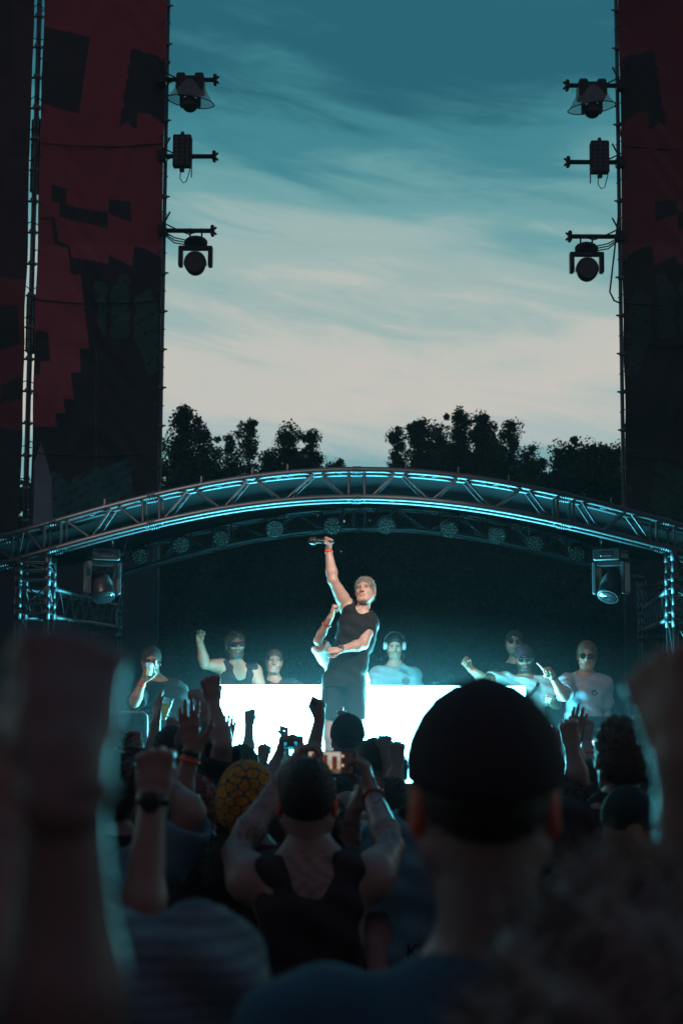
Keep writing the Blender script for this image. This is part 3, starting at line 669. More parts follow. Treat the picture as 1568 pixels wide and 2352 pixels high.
TL = [(385, 935, 34, 1.9, 'dark tree next to the left banner tower, cut by its edge', 4, 10000), (462, 972, 41, 1.8, 'dark tree second from the left tower with stubby spires', 4, 8000),
      (566, 965, 43, 1.2, 'slender dark tree like a single spire left of centre', 3, 6000), (632, 958, 42, 1.8, 'tall leafy tree with airy gaps in its crown left of centre', 4, 8500),
      (712, 984, 42, 1.4, 'tree at the right end of the left clump with twigs sticking out', 4, 6500), (780, 1058, 52, 1.3, 'tiny treetop just over the crown of the arch', 3, 3500),
      (925, 984, 43, 1.0, 'low leafy tree at the left end of the right clump', 3, 6500), (965, 945, 42, 1.5, 'tall dark tree left of the highest treetop', 3, 8500),
      (1055, 934, 42, 2.3, 'highest treetop of all, broad and dark right of centre', 5, 13000), (1150, 962, 43, 1.7, 'tree with spiky upright tips right of the highest treetop', 4, 8000),
      (1203, 1012, 44, 1.0, 'thin sparse treetop standing between two right clumps', 2, 2500)]
TL += [(425, 985, 46, 2.2, 'dark tree filling the dip beside the left tower tree', 4, 8000), (515, 990, 47, 2.2, 'dark rounded tree behind the slender spire', 4, 8000), (668, 992, 47, 2.4, 'broad dark tree behind the right end of the left clump', 5, 8500),
       (960, 990, 48, 1.9, 'broad dark tree behind the left part of the right clump', 5, 8500), (1010, 968, 47, 2.4, 'full dark tree just left behind the highest treetop', 5, 9500), (1100, 968, 47, 2.4, 'full dark tree just right behind the highest treetop', 5, 9500), (1180, 1010, 47, 2.2, 'lower dark tree closing the gap toward the bushy trees', 4, 7000)]
for i, (x, y, Y, w_, lb, sp, nl) in enumerate(TL): tree(x, y, Y, w_ * 1.3, lb, 100 + i, nl, sp)
for i, (x, y, w_, lb) in enumerate([(1275, 1014, 2.6, 'rounded bushy tree right of the spiky treetops'), (1345, 1018, 2.4, 'rounded bushy tree in the middle of the low right clump'), (1415, 1012, 2.6, 'rounded bushy tree against the right banner tower')]):
    tree(x, y, 38, w_, lb, 300 + i, 15000, 5, True)
r = np.random.default_rng(5)
cs = np.stack([r.uniform(-24, 24, 1500), r.uniform(42, 47, 1500), r.uniform(0.3, 9.1, 1500)], 1); cs[:, 2] *= 0.86 + 0.1 * np.sin(cs[:, 0] * 1.3) + .05 * np.sin(cs[:, 0] * 3.1); cs[:, 2] = np.minimum(cs[:, 2], 6.9 + .25 * np.sin(cs[:, 0] * 2.3))
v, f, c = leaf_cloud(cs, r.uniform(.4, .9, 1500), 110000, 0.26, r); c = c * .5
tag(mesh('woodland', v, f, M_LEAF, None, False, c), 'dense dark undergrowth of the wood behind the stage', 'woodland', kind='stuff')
v, f, c = leaf_cloud(cs * [1, 1, .93] + [0, 6, 0], r.uniform(.5, .9, 1500), 60000, 0.36, r)
tag(mesh('far_woodland', v, f, M_LEAF, None, False, c), 'deeper layer of the dark wood behind the stage', 'woodland', kind='stuff')
g = G(); g._add([(-60, 60, 0), (60, 60, 0), (60, 63, 6.5), (-60, 63, 6.5)], [[0, 1, 2, 3]])
tag(g.build('hill', M_GROUND), 'dark wooded bank rising behind the trees', 'hill', kind='structure')

# ------------------------------------------------------------------ trusses
YF, YB, TW = 11.9, 16.0, 0.24
def spline(pts, n=60):
    pts = np.array(pts, float); x = np.linspace(pts[0, 0], pts[-1, 0], n)
    c = np.polyfit((pts[:, 0] - 784) / 784, pts[:, 1], 4); return x, np.polyval(c, (x - 784) / 784)
def curve_fn(pts, Y):
    pts = np.array(pts, float); c = np.polyfit((pts[:, 0] - 784) / 784, pts[:, 1], 4)
    return lambda x: P(x, float(np.polyval(c, (x - 784) / 784)), Y)
FT = curve_fn([(-120, 1272), (0, 1232), (110, 1202), (240, 1168), (360, 1136), (500, 1108), (640, 1089), (820, 1079), (930, 1082), (1050, 1092), (1170, 1109), (1290, 1135), (1400, 1165), (1480, 1186), (1568, 1208), (1680, 1240)], YF)
FB = curve_fn([(-120, 1330), (0, 1290), (110, 1265), (240, 1232), (360, 1199), (500, 1170), (640, 1149), (820, 1140), (960, 1148), (1100, 1164), (1230, 1187), (1400, 1227), (1480, 1243), (1568, 1264), (1680, 1296)], YF)
BT = curve_fn([(180, 1298), (270, 1268), (400, 1238), (540, 1202), (700, 1175), (830, 1166), (1000, 1176), (1150, 1198), (1260, 1222), (1380, 1258), (1480, 1292)], YB)
BB = curve_fn([(180, 1348), (272, 1319), (402, 1285), (500, 1256), (640, 1229), (830, 1214), (1051, 1229), (1150, 1246), (1204, 1257), (1373, 1299), (1480, 1330)], YB)
def arch(root, top, bot, x0, x1, nodes, verts, dy, rt=0.026, joints=()):
    xs = np.linspace(x0, x1, 70); D = np.array([0, dy, 0])
    for fn, off in ((top, 0), (bot, 0), (top, 1), (bot, 1)):
        G().path([fn(x) + D * off for x in xs], rt, 12).build('chord', M_ALU, root, True)
    for (xa, ta, xb, tb_) in nodes:
        for off in (0, 1):
            a = (top if ta else bot)(xa) + D * off; b_ = (top if tb_ else bot)(xb) + D * off
            G().tube(a, b_, 0.0105, n=8, caps=False).build('brace', M_ALU, root, True)
    for x in verts:
        for off in (0, 1): G().tube(top(x) + D * off, bot(x) + D * off, 0.0125, n=8, caps=False).build('brace', M_ALU, root, True)
        for fn in (top, bot): G().tube(fn(x), fn(x) + D, 0.0125, n=8, caps=False).build('brace', M_ALU, root, True)
    for i in range(len(nodes)):
        xa, ta, xb, tb_ = nodes[i]; fn = top if ta else bot; fn2 = bot if ta else top
        G().tube(fn(xa), fn(xb) + D, 0.010, n=6, caps=False).build('brace', M_ALU, root, True)
    for x in joints:
        for fn in (top, bot):
            for off in (0, 1):
                a = fn(x - 9) + D * off; b_ = fn(x + 9) + D * off; d = nrm(b_ - a); Lk = np.linalg.norm(b_ - a); q = Lk / 10; gg = G()
                gg.lathe(a, d, [(0, rt), (0, .031), (q, .034), (q * 1.2, .028), (q * 3, .028), (q * 3.2, .033), (q * 4, .033), (q * 4.2, .028), (q * 6, .028), (q * 6.2, .033), (q * 7, .033), (q * 7.2, .028), (q * 8.8, .028), (q * 9, .034), (Lk, .031), (Lk, rt)], 14)
                gg.build('coupler', M_ALU, root, True)
fa = empty('front_arch_truss'); tag(fa, 'bright curved aluminium box truss arching across the front of the stage', 'truss')
zz = [(-30, 1, 29, 0), (54, 1, 41, 0), (60, 1, 99, 0), (146, 1, 172, 0) if False else (66, 1, 99, 0), (145, 1, 209, 0), (260, 1, 209, 0), (266, 1, 325, 0), (435, 1, 374, 0), (440, 1, 508, 0), (573, 1, 513, 0), (580, 1, 648, 0), (727, 1, 654, 0), (733, 1, 792, 0),
      (852, 0, 912, 1), (920, 1, 984, 0), (1058, 1, 990, 0), (1064, 1, 1128, 0), (1204, 1, 1134, 0), (1210, 1, 1266, 0), (1332, 1, 1379, 0), (1441, 1, 1384, 0), (1446, 1, 1499, 0), (1555, 0, 1610, 1)]
arch(fa, FT, FB, -120, 1680, [z for i, z in enumerate(zz) if i != 3], [29, 102, 140, 328, 366, 801, 837, 1280, 1317, 1508, 1548], TW, joints=[8, 122, 347, 819, 1298, 1528])
# sleeves clamped on the top chord
for x in (240, 462, 579, 660, 932, 1052, 1168, 1404):
    a = FT(x); d = nrm(FT(x + 4) - a); G().lathe(a - d * .008, d, [(0, .03), (.016, .03)], 14).box(a + [0, 0, .04], (.012, .03, .07)).build('collar', M_ALU, fa)
ba = empty('back_arch_truss'); tag(ba, 'dim curved aluminium truss at the back of the stage carrying the par lamps', 'truss')
zb = []
xs = [250, 300, 360, 420, 480, 545, 610, 680, 745, 800]
for i in range(len(xs) - 1): zb.append((xs[i], i % 2, xs[i + 1], (i + 1) % 2))
xs = [850, 910, 985, 1050, 1120, 1180, 1230, 1290, 1345, 1400]
for i in range(len(xs) - 1): zb.append((xs[i], i % 2, xs[i + 1], (i + 1) % 2))
arch(ba, BT, BB, 205, 1478, zb, [240, 335, 352, 812, 838, 1215, 1240, 1430], TW, 0.025, joints=[343, 825, 1228])

def box_truss(root, a, b, s, u, w, bays, r=0.025, rb=0.008):
    """straight truss from a to b; u, w: cross directions, s: chord spacing"""
    a = np.asarray(a, float); b = np.asarray(b, float)
    cs_ = [(-1, -1), (1, -1), (1, 1), (-1, 1)]
    off = [(u * i + w * j) * s / 2 for i, j in cs_]
    for o in off: G().tube(a + o, b + o, r, n=12).build('chord', M_ALU, root, True)
    for q in range(bays):
        p0 = a + (b - a) * q / bays; p1 = a + (b - a) * (q + 1) / bays
        for i in range(4):
            o1, o2 = off[i], off[(i + 1) % 4]
            if q % 2: o1, o2 = o2, o1
            G().tube(p0 + o1, p1 + o2, rb, n=6, caps=False).build('brace', M_ALU, root, True)
    d = nrm(b - a)
    for t in (0.0, 1.0):
        p = a + (b - a) * t
        for i in range(4): G().tube(p + off[i], p + off[(i + 1) % 4], rb * 1.3, n=8, caps=False).build('brace', M_ALU, root, True)
        for o in off: G().lathe(p + o - d * .05, d, [(0, r), (0, r + .005), (.1, r + .005), (.1, r)], 14).build('coupler', M_ALU, root, True)
Ux, Uy, Uz = np.array([1., 0, 0]), np.array([0, 1., 0]), np.array([0, 0, 1.])
def post(xa, Y, ytop, label, joints, xb=None):
    p = P(xa, ytop, Y) + [0, TW / 2, 0]; root = empty('truss_post'); tag(root, label, 'truss', 'upright truss posts of the stage roof')
    zs = [p[2]] + joints + [0.02]
    for i in range(len(zs) - 1): box_truss(root, (p[0], p[1], zs[i] - .04), (p[0], p[1], zs[i + 1] + .04), TW, Ux, Uy, max(1, int((zs[i] - zs[i + 1]) / .4)))
    return p
pfl = post(77, YF, 1280, 'front left truss post lit bright cyan, behind the blurred fist', [2.66, 2.38])
pfr = post(1580, YF, 1264, 'front right truss post lit bright cyan at the picture edge', [2.62, 2.34, 1.4])
pbl = post(245, YB, 1335, 'back left truss post, dim, under the left moving head lamp', [2.55, 2.28])
pbr = post(1502, YB, 1335, 'back right truss post, dim, beside the bright front right post', [2.55, 2.28])
for a, b, lb in ((pfl, pbl, 'left side truss beam joining front and back posts'), (pfr, pbr, 'right side truss beam joining front and back posts')):
    root = empty('truss_beam'); tag(root, lb, 'truss', 'side beams of the stage roof')
    box_truss(root, (a[0], a[1] + .16, 2.44), (b[0], b[1] - .16, 2.44), TW, nrm(np.cross(b - a, Uz)), Uz, 14)
# roof canvas between the arches
nx, ny = 60, 14; v = []
xf = np.linspace(-100, 1660, nx); xb = np.linspace(160, 1480, nx)
for j in range(ny):
    t = j / (ny - 1)
    for i in range(nx):
        a = FT(xf[i]) + [0, TW + .03, -.02]; b = BT(xb[i]) + [0, TW / 2, 0.03]; q = a * (1 - t) + b * t; q[2] -= 0.05 * math.sin(math.pi * t) + 0.012 * math.sin(i * .9 + 3 * t) * math.sin(math.pi * t); v.append(q)
f = np.array([[j * nx + i, j * nx + i + 1, (j + 1) * nx + i + 1, (j + 1) * nx + i] for j in range(ny - 1) for i in range(nx - 1)])
tag(mesh('roof_canvas', v, f, M_CANVAS, None, True), 'dark grey canvas roof stretched between the front and back arches', 'canopy')

# ------------------------------------------------------------------ lamps
def par_lamp(x, y, label, ax, seed):
    rr = random.Random(seed); c = P(x, y, YB - .35); root = empty('par_lamp'); tag(root, label, 'stage lamp', 'par lamps hanging along the back arch')
    ax = nrm(np.array(ax)); R0 = 0.098
    G().lathe(c + ax * .03, -ax, [(0, R0 * .93), (0, R0), (.02, R0 * 1.03), (.12, R0 * .98), (.17, R0 * .7), (.18, R0 * .3)], 24).build('housing', M_BLACKM, root, True)
    gl = G()
    u, w = basis(ax)
    for ring, n in ((0, 1), (R0 * .36, 6), (R0 * .70, 11)):
        for q in range(n):
            a = 2 * math.pi * q / n + ring; p = c + ax * .031 + (math.cos(a) * u + math.sin(a) * w) * ring; rl = R0 * .175
            gl.lathe(p, ax, [(0, rl), (.006, rl * .96), (.014, rl * .7), (.017, rl * .25)], 9)
    gl.build('lens_cluster', M_LENS, root, True)
    tp = c + np.array([0, 0.02, .21]); s = nrm(np.cross(ax, Uz)); yk = G()
    for sg in (-1, 1): yk.path([c + s * sg * (R0 + .012), c + s * sg * (R0 + .012) + Uz * .1, tp + s * sg * (R0 + .012)], .007, 6)
    yk.path([tp - s * (R0 + .012), tp + s * (R0 + .012)], .008, 6); yk.build('yoke', M_BLACKM, root)
    hk = P(x, y - 20, YB - .35); hk = tp + Uz * .10; cl = G(); cl.box(tp + Uz * .03, (.035, .04, .06)).torus(tp + Uz * .085, Ux, .032, .009, 14, 5).tube(tp + Uz * .0, tp + Uz * .06, .009); cl.build('clamp', M_BLACKM, root)
    pts = [c + Uz * .05 + Uy * .12 + s * t * .15 + Uz * (.16 * t * t) for t in np.linspace(0, 1, 7)]; G().path(pts, .0045, 5).path([tp + Uz * .09, tp + Uz * .12 + s * -.1, c + Uy * .14 - s * .12], .004, 5).build('cable', M_CABLE, root)
    return tp
pars = [(320, 1277, 'par lamp with orange tinted face at the left end of the row', (.1, -1, -.5)), (415, 1251, 'second par lamp from the left, clear lens cells showing', (.1, -1, -.35)), (507, 1236, 'third par lamp from the left, dull milky face', (.0, -1, -.3)),
        (630, 1215, 'fourth par lamp from the left, between two truss braces', (.05, -1, -.3)), (763, 1208, 'par lamp right above the raised hand, face half bright', (0, -1, -.2)), (887, 1207, 'pale faced par lamp just right of the arch crown', (0, -1, -.25)),
        (1031, 1216, 'par lamp second to the right of the arch crown', (0, -1, -.3)), (1141, 1230, 'milky faced par lamp third from the right end', (-.1, -1, -.3)), (1230, 1247, 'dim par lamp second from the right end', (-.1, -1, -.4)), (1325, 1271, 'dark par lamp at the right end of the row', (-.1, -1, -.5))]
tps = [par_lamp(x, y, lb, ax, i) for i, (x, y, lb, ax) in enumerate(pars)]
lp = empty('lighting_pipe'); tag(lp, 'thin black curved pipe the par lamps hang from', 'pipe')
G().path([tps[0] + [-.4, 0, -.06]] + [t + Uz * .085 for t in tps] + [tps[-1] + [.4, 0, -.1]], .024, 8).build('tube', M_BLACKM, lp, True)
for a, b in zip(tps[:-1], tps[1:]):
    G().path([a + Uz * .1, (a + b) / 2 + Uz * -.02, b + Uz * .1], .006, 5).build('cable', M_CABLE, lp)

def moving_head(loc, label, az, tiltv, base_ax=(1, 0, 0), scale=1.0, side=M_GREYP, name='moving_head_lamp', hang=0.18):
    c = np.asarray(loc, float); root = empty(name); tag(root, label, 'stage lamp', 'moving head lamps under the front arch')
    k = scale; s = nrm(np.array([math.cos(az), math.sin(az), 0])); fr = np.cross(Uz, s); A = np.array([s, fr, Uz])
    bs = G(); bs.box(c + Uz * .02 * k, (.36 * k, .26 * k, .15 * k), A, .03 * k); bs.build('base', M_BLACK, root)
    G().box(c + Uz * .02 * k - fr * .132 * k, (.16 * k, .006, .05 * k), A, .01 * k).build('display', M_DLENS, root)
    for sg in (-1, 1): G().tube(c + s * sg * .12 * k + Uz * .08 * k, c + s * sg * .12 * k + Uz * hang * k, .012 * k).torus(c + s * sg * .12 * k + Uz * (hang + .03) * k, Ux, .03, .01, 14, 6).build('clamp', M_BLACKM, root)
    G().box(c - Uz * .09 * k, (.34 * k, .16 * k, .07 * k), A, .03 * k).build('yoke_bridge', M_BLACK, root)
    for sg in (-1, 1): G().box(c + s * sg * .185 * k - Uz * .26 * k, (.055 * k, .17 * k, .40 * k), A, .026 * k).build('yoke_arm', side, root)
    hc = c - Uz * .37 * k; d = nrm(np.array(tiltv)); d = nrm(d - s * np.dot(d, s))
    G().lathe(hc - d * .2 * k, d, [(0, .06 * k), (.02 * k, .1 * k), (.1 * k, .125 * k), (.2 * k, .135 * k), (.33 * k, .14 * k), (.36 * k, .13 * k), (.36 * k, .12 * k)], 28).build('head', M_BLACKM, root, True)
    G().lathe(hc + d * .155 * k, d, [(0, .12 * k), (.012 * k, .1 * k), (.02 * k, .04 * k)], 24).build('lens', M_DLENS, root, True)
    for i in range(9): G().torus(hc + d * (-.15 + i * .022) * k, d, (.115 + .006 * i * (i < 4) + .02 * (i >= 4)) * k, .003 * k, 24, 4).build('cooling_fin', M_GREYP, root)
    G().path([c + Uz * .05, c + s * .25 * k + Uz * .02, c + s * .32 * k + Uz * .2], .006, 5).build('cable', M_CABLE, root)
    return root
moving_head(P(236, 1278, 12.35) , 'large moving head lamp hanging under the left of the front arch', R(28), (.55, -.35, -1), scale=.72)
moving_head(P(1402, 1278, 12.35), 'large moving head lamp hanging under the right of the front arch', R(-35), (-.75, -.2, -.8), scale=.72)

# ------------------------------------------------------------------ banner towers
YT = 18.0
def inpoly(px, py, poly):
    c = np.zeros(px.shape, bool); n = len(poly)
    for i in range(n):
        x1, y1 = poly[i]; x2, y2 = poly[(i + 1) % n]
        if y1 == y2: continue
        m = ((y1 > py) != (y2 > py)) & (px < (x2 - x1) * (py - y1) / (y2 - y1) + x1); c ^= m
    return c
RED, DK, GRN, PALE = (0.34, 0.055, 0.085), (0.030, 0.028, 0.036), (0.035, 0.13, 0.115), (0.22, 0.29, 0.33)
DKR = (0.065, 0.03, 0.042)
def banner(name, label, x0, x1, y0, y1, paint, Y=YT, nx=170, ny=520, parent=None, seed=0):
    """cloth hung between picture columns x0..x1 and rows y0..y1 on the plane Y, as a real surface with folds"""
    X = np.linspace(x0, x1, nx); Yy = np.linspace(y0, y1, ny); px, py = np.meshgrid(X, Yy)
    a0 = P((x0 + x1) / 2, y0, Y); rows = []
    d = (px - 784)[..., None] * _rt + (1176 - py)[..., None] * _up + F * _fw; w = np.array([0, 0, CAMZ]) + d * (Y / d[..., 1])[..., None]
    xx, zz_ = w[..., 0], w[..., 2]
    w[..., 1] += 0.018 * np.sin(zz_ * 2.2 + 3 * xx + seed) * np.sin(zz_ * .9 + seed) + 0.012 * np.sin(zz_ * 7 + 5 * np.sin(xx * 3 + seed)) * np.exp(-((px - x0) / (x1 - x0) * 4) ** 2) + 0.01 * np.sin(xx * 9 + zz_ * 1.3)
    w[..., 1] += 0.02 * np.exp(-((px - x0) / (abs(x1 - x0)) * 8) ** 2) * np.sin(zz_ * 3.6)
    f = (np.arange(nx * ny).reshape(ny, nx)); q = np.stack([f[:-1, :-1], f[:-1, 1:], f[1:, 1:], f[1:, :-1]], -1).reshape(-1, 4)
    c = paint(px, py).reshape(-1, 3)
    return mesh(name, w.reshape(-1, 3), q, M_BANNER, parent, True, c)
def wob(px, py, a, s): return a * (np.sin(px / 7 * s + 2 * np.sin(py / 9 * s)) + np.sin(py / 5 * s + px / 11 * s) + .7 * np.sin(px / 2.3 * s) * np.sin(py / 2.9 * s))
def paint_main(px, py, mx=False):
    # px in left-tower coordinates (90..372)
    c = np.zeros(px.shape + (3,)); c[...] = DK
    t = np.clip((py - 0) / 900, 0, 1)[..., None]
    red = inpoly(px, py, [(70, -400), (385, -400), (385, 600), (335, 570), (308, 563), (303, 612), (252, 585), (248, 605), (160, 588), (186, 628), (190, 680), (205, 800), (182, 800), (187, 858), (164, 858), (172, 917), (146, 917), (152, 948), (126, 948), (130, 978), (70, 978)])
    c[red] = RED; c[red & (py > 560)] = np.array(RED) * [1.25, 1.5, 1.4]  # lower red painted lighter; light falling off upwards is put into the print
    for poly in ([(90, 55), (208, 84), (182, 262), (90, 235)], [(301, 110), (360, 125), (380, 140), (380, 290), (345, 262), (318, 260), (315, 297), (300, 292), (295, 280), (276, 290)], [(118, 424), (154, 432), (150, 470), (118, 463)],
                 [(137, 467), (248, 487), (246, 523), (135, 498)], [(250, 456), (300, 462), (301, 510), (248, 488)], [(95, 497), (126, 499), (134, 552), (160, 562), (165, 595), (250, 606), (248, 640), (162, 628), (156, 570), (124, 560), (117, 506), (95, 505)], [(82, 758), (110, 762), (116, 830), (92, 828), (92, 860), (78, 860)]):
        w_ = wob(px, py, 1.2 if poly[0][0] > 290 else 0.0, 1.0)
        c[inpoly(px + w_, py + w_, poly)] = DK
    w_ = wob(px, py, 3.0, .8)
    for poly in ([(218, 645), (245, 650), (243, 770), (228, 760)], [(255, 655), (272, 655), (274, 630), (297, 630), (297, 778), (255, 770)], [(310, 680), (345, 660), (362, 700), (362, 850), (340, 860), (325, 820), (308, 780)], ):
        m = inpoly(px + w_ * .6, py + w_ * .6, poly); c[m & (wob(px, py, 1, .9) < 1.7)] = GRN
    m = inpoly(px + w_, py + w_ * 2, [(118, 1075), (150, 1100), (172, 1095), (200, 1080), (300, 1060), (310, 1180), (250, 1200), (118, 1230)]); c[m & (wob(px + 31, py, 1, 1.4) < 1.35)] = GRN
    m = (np.abs(px - 221) < 1.2) & (py > 800) & (py < 1180); c[m] = GRN
    m = inpoly(px, py, [(78, 1060), (92, 1015), (108, 1062), (118, 1100), (122, 1230), (78, 1230)]); c[m] = PALE
    c[(py > 1225) & (px > 118)] = np.array(DK)
    return c
def scaffold(root, xin, xout, yw, z1, r=0.026):
    """xin: standard on the edge towards the stage; xout: other side; the rear frame is set back behind the banner"""
    s_ = np.sign(xin); fr = ((xin, yw + .03), (xout - s_ * .12, yw + .03), (xin + s_ * .3, yw + .95), (xout - s_ * .3, yw + .95))
    for x, yy in fr: G().tube((x, yy, 0), (x, yy, z1), r, n=10).build('standard', M_STEEL, root, True)
    z = 1.0
    while z < z1:
        for a, b in ((0, 1), (2, 3), (0, 2), (1, 3)): G().tube((*fr[a], z), (*fr[b], z), .02, n=6).build('ledger', M_STEEL, root)
        z += 2.0
tl = empty('banner_tower'); tag(tl, 'tall scaffold tower with a red and dark printed banner on the left', 'tower')
TOPZ = P(784, -60, YT)[2]
xr_ = P(372, 700, YT)[0]; xl_ = P(80, 700, YT)[0]
scaffold(tl, xr_, xl_, YT + .05, TOPZ + .6)
def fix_top(o): return o
def paintL(px, py): return paint_main(px, py)
# banner edges follow the true vertical standards
def banner_w(xa, xb, za, zb_, paint, label_coords, Y, nx, ny, parent, seed=0, flip=None):
    xw = np.linspace(xa, xb, nx); zw = np.linspace(zb_, za, ny); X, Z = np.meshgrid(xw, zw); Yv = np.full(X.shape, Y)
    w = np.stack([X, Yv, Z], -1); rel = w - [0, 0, CAMZ]; dep = rel @ _fw
    px = 784 + F * (rel @ _rt) / dep; py = 1176 - F * (rel @ _up) / dep
    s = (X - xa) / (xb - xa)
    w[..., 1] += 0.03 * np.sin(Z * 2.2 + 3 * X + seed) * np.sin(Z * .9 + seed) + 0.012 * np.sin(Z * 11 + 6 * np.sin(X * 4 + Z)) * np.exp(-((s - .5) * 2.2) ** 2) + 0.008 * np.sin(X * 8 + Z * 1.3) + 0.035 * np.exp(-(s * 4) ** 2) * np.sin(Z * 3.4 + 2 * np.sin(Z * 1.1)) + 0.015 * np.sin(Z * 5 + 9 * s) * (Z < 6) * (1 - s)
    f = np.arange(nx * ny).reshape(ny, nx); q = np.stack([f[:-1, :-1], f[:-1, 1:], f[1:, 1:], f[1:, :-1]], -1).reshape(-1, 4)
    pc = paint(flip(px) if flip else px, py)
    return mesh('banner', w.reshape(-1, 3), q, M_BANNER, parent, True, pc.reshape(-1, 3))
banner_w(xl_ + .01, xr_ - .015, .3, TOPZ, paintL, None, YT, 170, 620, tl)
def seams(root, xa, xb, rows):
    for y in rows:
        z = P(220, y, YT)[2]; xs_ = np.linspace(xa + .03, xb - .03, 26)
        G().path([(x, YT - .035 + .012 * math.sin(x * 9 + z), z - .05 * math.sin((x - xa) / (xb - xa) * math.pi)) for x in xs_], .009, 5).build('weld_seam', M_SEAM, root, True)
def ties(root, x, rows, sg):
    for y in rows:
        z = P(220, y, YT)[2]; G().torus((x - sg * .05, YT - .03, z), Uy, .022, .005, 12, 5).build('eyelet', M_STEEL, root); G().path([(x - sg * .05, YT - .04, z), (x, YT - .03, z + .03), (x + sg * .04, YT + .05, z)], .006, 5).build('lashing', M_CABLE, root)
M_SEAM = mat('dark_seam_fabric', (.05, .02, .028), .6)  # dark red-brown fabric of the banner seams
def edge_bits(root, x, sgn, y0=10, step=88, n=15):
    """half couplers standing off the outer standard"""
    for i in range(n):
        p = P(372 if sgn > 0 else 1424, y0 + step * i, YT); q = np.array([x, YT + .05, p[2]])
        G().tube(q, q + [sgn * .07, 0, 0], .018, .010, 8).box(q, (.07, .07, .05), bev=.015).build('coupler', M_STEEL, root)
edge_bits(tl, xr_, 1, 8)
# second banner further left and the scaffold bay between them
tl2 = empty('banner_tower'); tag(tl2, 'dim outer banner panel at the far left edge beside the open scaffold bay', 'tower')
def paint_outer(px, py):
    c = np.zeros(px.shape + (3,)); c[...] = DKR; c[inpoly(px, py, [(-200, -300), (28, -300), (28, 160), (0, 170), (-200, 130)])] = DK
    c[inpoly(px, py, [(30, 300), (60, 290), (58, 360), (26, 356)])] = DK
    m = (py > 640) & (py < 1015); c[m] = np.array(RED) * .62; c[inpoly(px, py, [(-200, 700), (45, 700), (45, 790), (10, 800), (-200, 880)])] = DK
    c[inpoly(px, py, [(0, 885), (60, 860), (60, 915), (0, 925)])] = DK; c[inpoly(px, py, [(-200, 940), (60, 990), (62, 1020), (-200, 1020)])] = DK; c[py > 1015] = DK
    return c
xo = P(56, 700, YT)[0]
banner_w(xo + .02, xo - 1.9, .3, TOPZ, paint_outer, None, YT - .02, 90, 420, tl2, 3)
G().tube((xo - .08, YT + .05, 0), (xo - .08, YT + .05, TOPZ + .6), .026, n=10).build('standard', M_STEEL, tl2, True)
bay = empty('scaffold_ladder'); tag(bay, 'narrow open scaffold ladder frame with cables in the gap between the left banners', 'scaffold')
xm = (xo + xl_) / 2
xm += .01; G().tube((xm, YT + .04, 0), (xm, YT + .04, TOPZ + .6), .034, n=10).build('standard', M_STEEL, bay, True)
z = 1.2
rr = random.Random(3)
while z < TOPZ:
    G().tube((xo, YT + .07, z), (xl_, YT + .07, z), .016, n=6).box((xm, YT + .04, z), (.085, .1, .05), bev=.015).build('rung', M_STEEL, bay)
    if rr.random() < .8: G().path([(xo, YT + .05, z + .12), (xm, YT - .02, z + .05 + rr.random() * .1), (xl_, YT + .05, z + .1)], .007, 5).build('cable_tie', M_CABLE, bay)
    z += .42
for zc_, hh_ in ((P(70, 350, YT)[2], 1.0), (P(70, 740, YT)[2], .75)):
    G().box((xm, YT + .15, zc_), (.15, .12, hh_), bev=.03).build('spigot_box', M_BLACKM, bay)
    for q in range(5): G().tube((xo + .02, YT + .04, zc_ - hh_ / 2 + q * hh_ / 5), (xl_ - .02, YT + .04, zc_ - hh_ / 2 + (q + 1) * hh_ / 5), .012, n=5).build('rung', M_STEEL, bay)
G().path([(xm + .02 + .012 * math.sin(i * 2.1), YT - .0 + .01 * math.sin(i), i * .45) for i in range(int(TOPZ / .45))], .012, 6).build('cable', M_CABLE, bay)
# right tower
tr = empty('banner_tower'); tag(tr, 'tall scaffold tower with a dark mirrored banner on the right', 'tower')
xr0 = P(1428, 700, YT)[0]
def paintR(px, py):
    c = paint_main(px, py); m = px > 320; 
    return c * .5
scaffold(tr, xr0, xr0 + 2.1, YT + .05, TOPZ + .6)
banner_w(xr0 + .015, xr0 + 2.07, .3, TOPZ, paintR, None, YT, 170, 620, tr, 5, flip=lambda px: 372 - (px - 1432))
edge_bits(tr, xr0, -1, 18)
seams(tl, xl_, xr_, (330, 690, 1040)); seams(tr, xr0, xr0 + 2.07, (330, 690, 1040)); ties(tl, xr_, range(50, 1150, 88), 1); ties(tr, xr0, range(60, 1150, 88), -1); ties(tl, xl_, range(30, 1150, 110), -1)
G().path([P(1424, 455, YT - .1) + [0, 0, 0], P(1408, 600, YT - .2), P(1400, 670, YT - .15), P(1410, 690, YT - .1), P(1428, 698, YT)], .012, 6).build('cable', M_CABLE, tr)

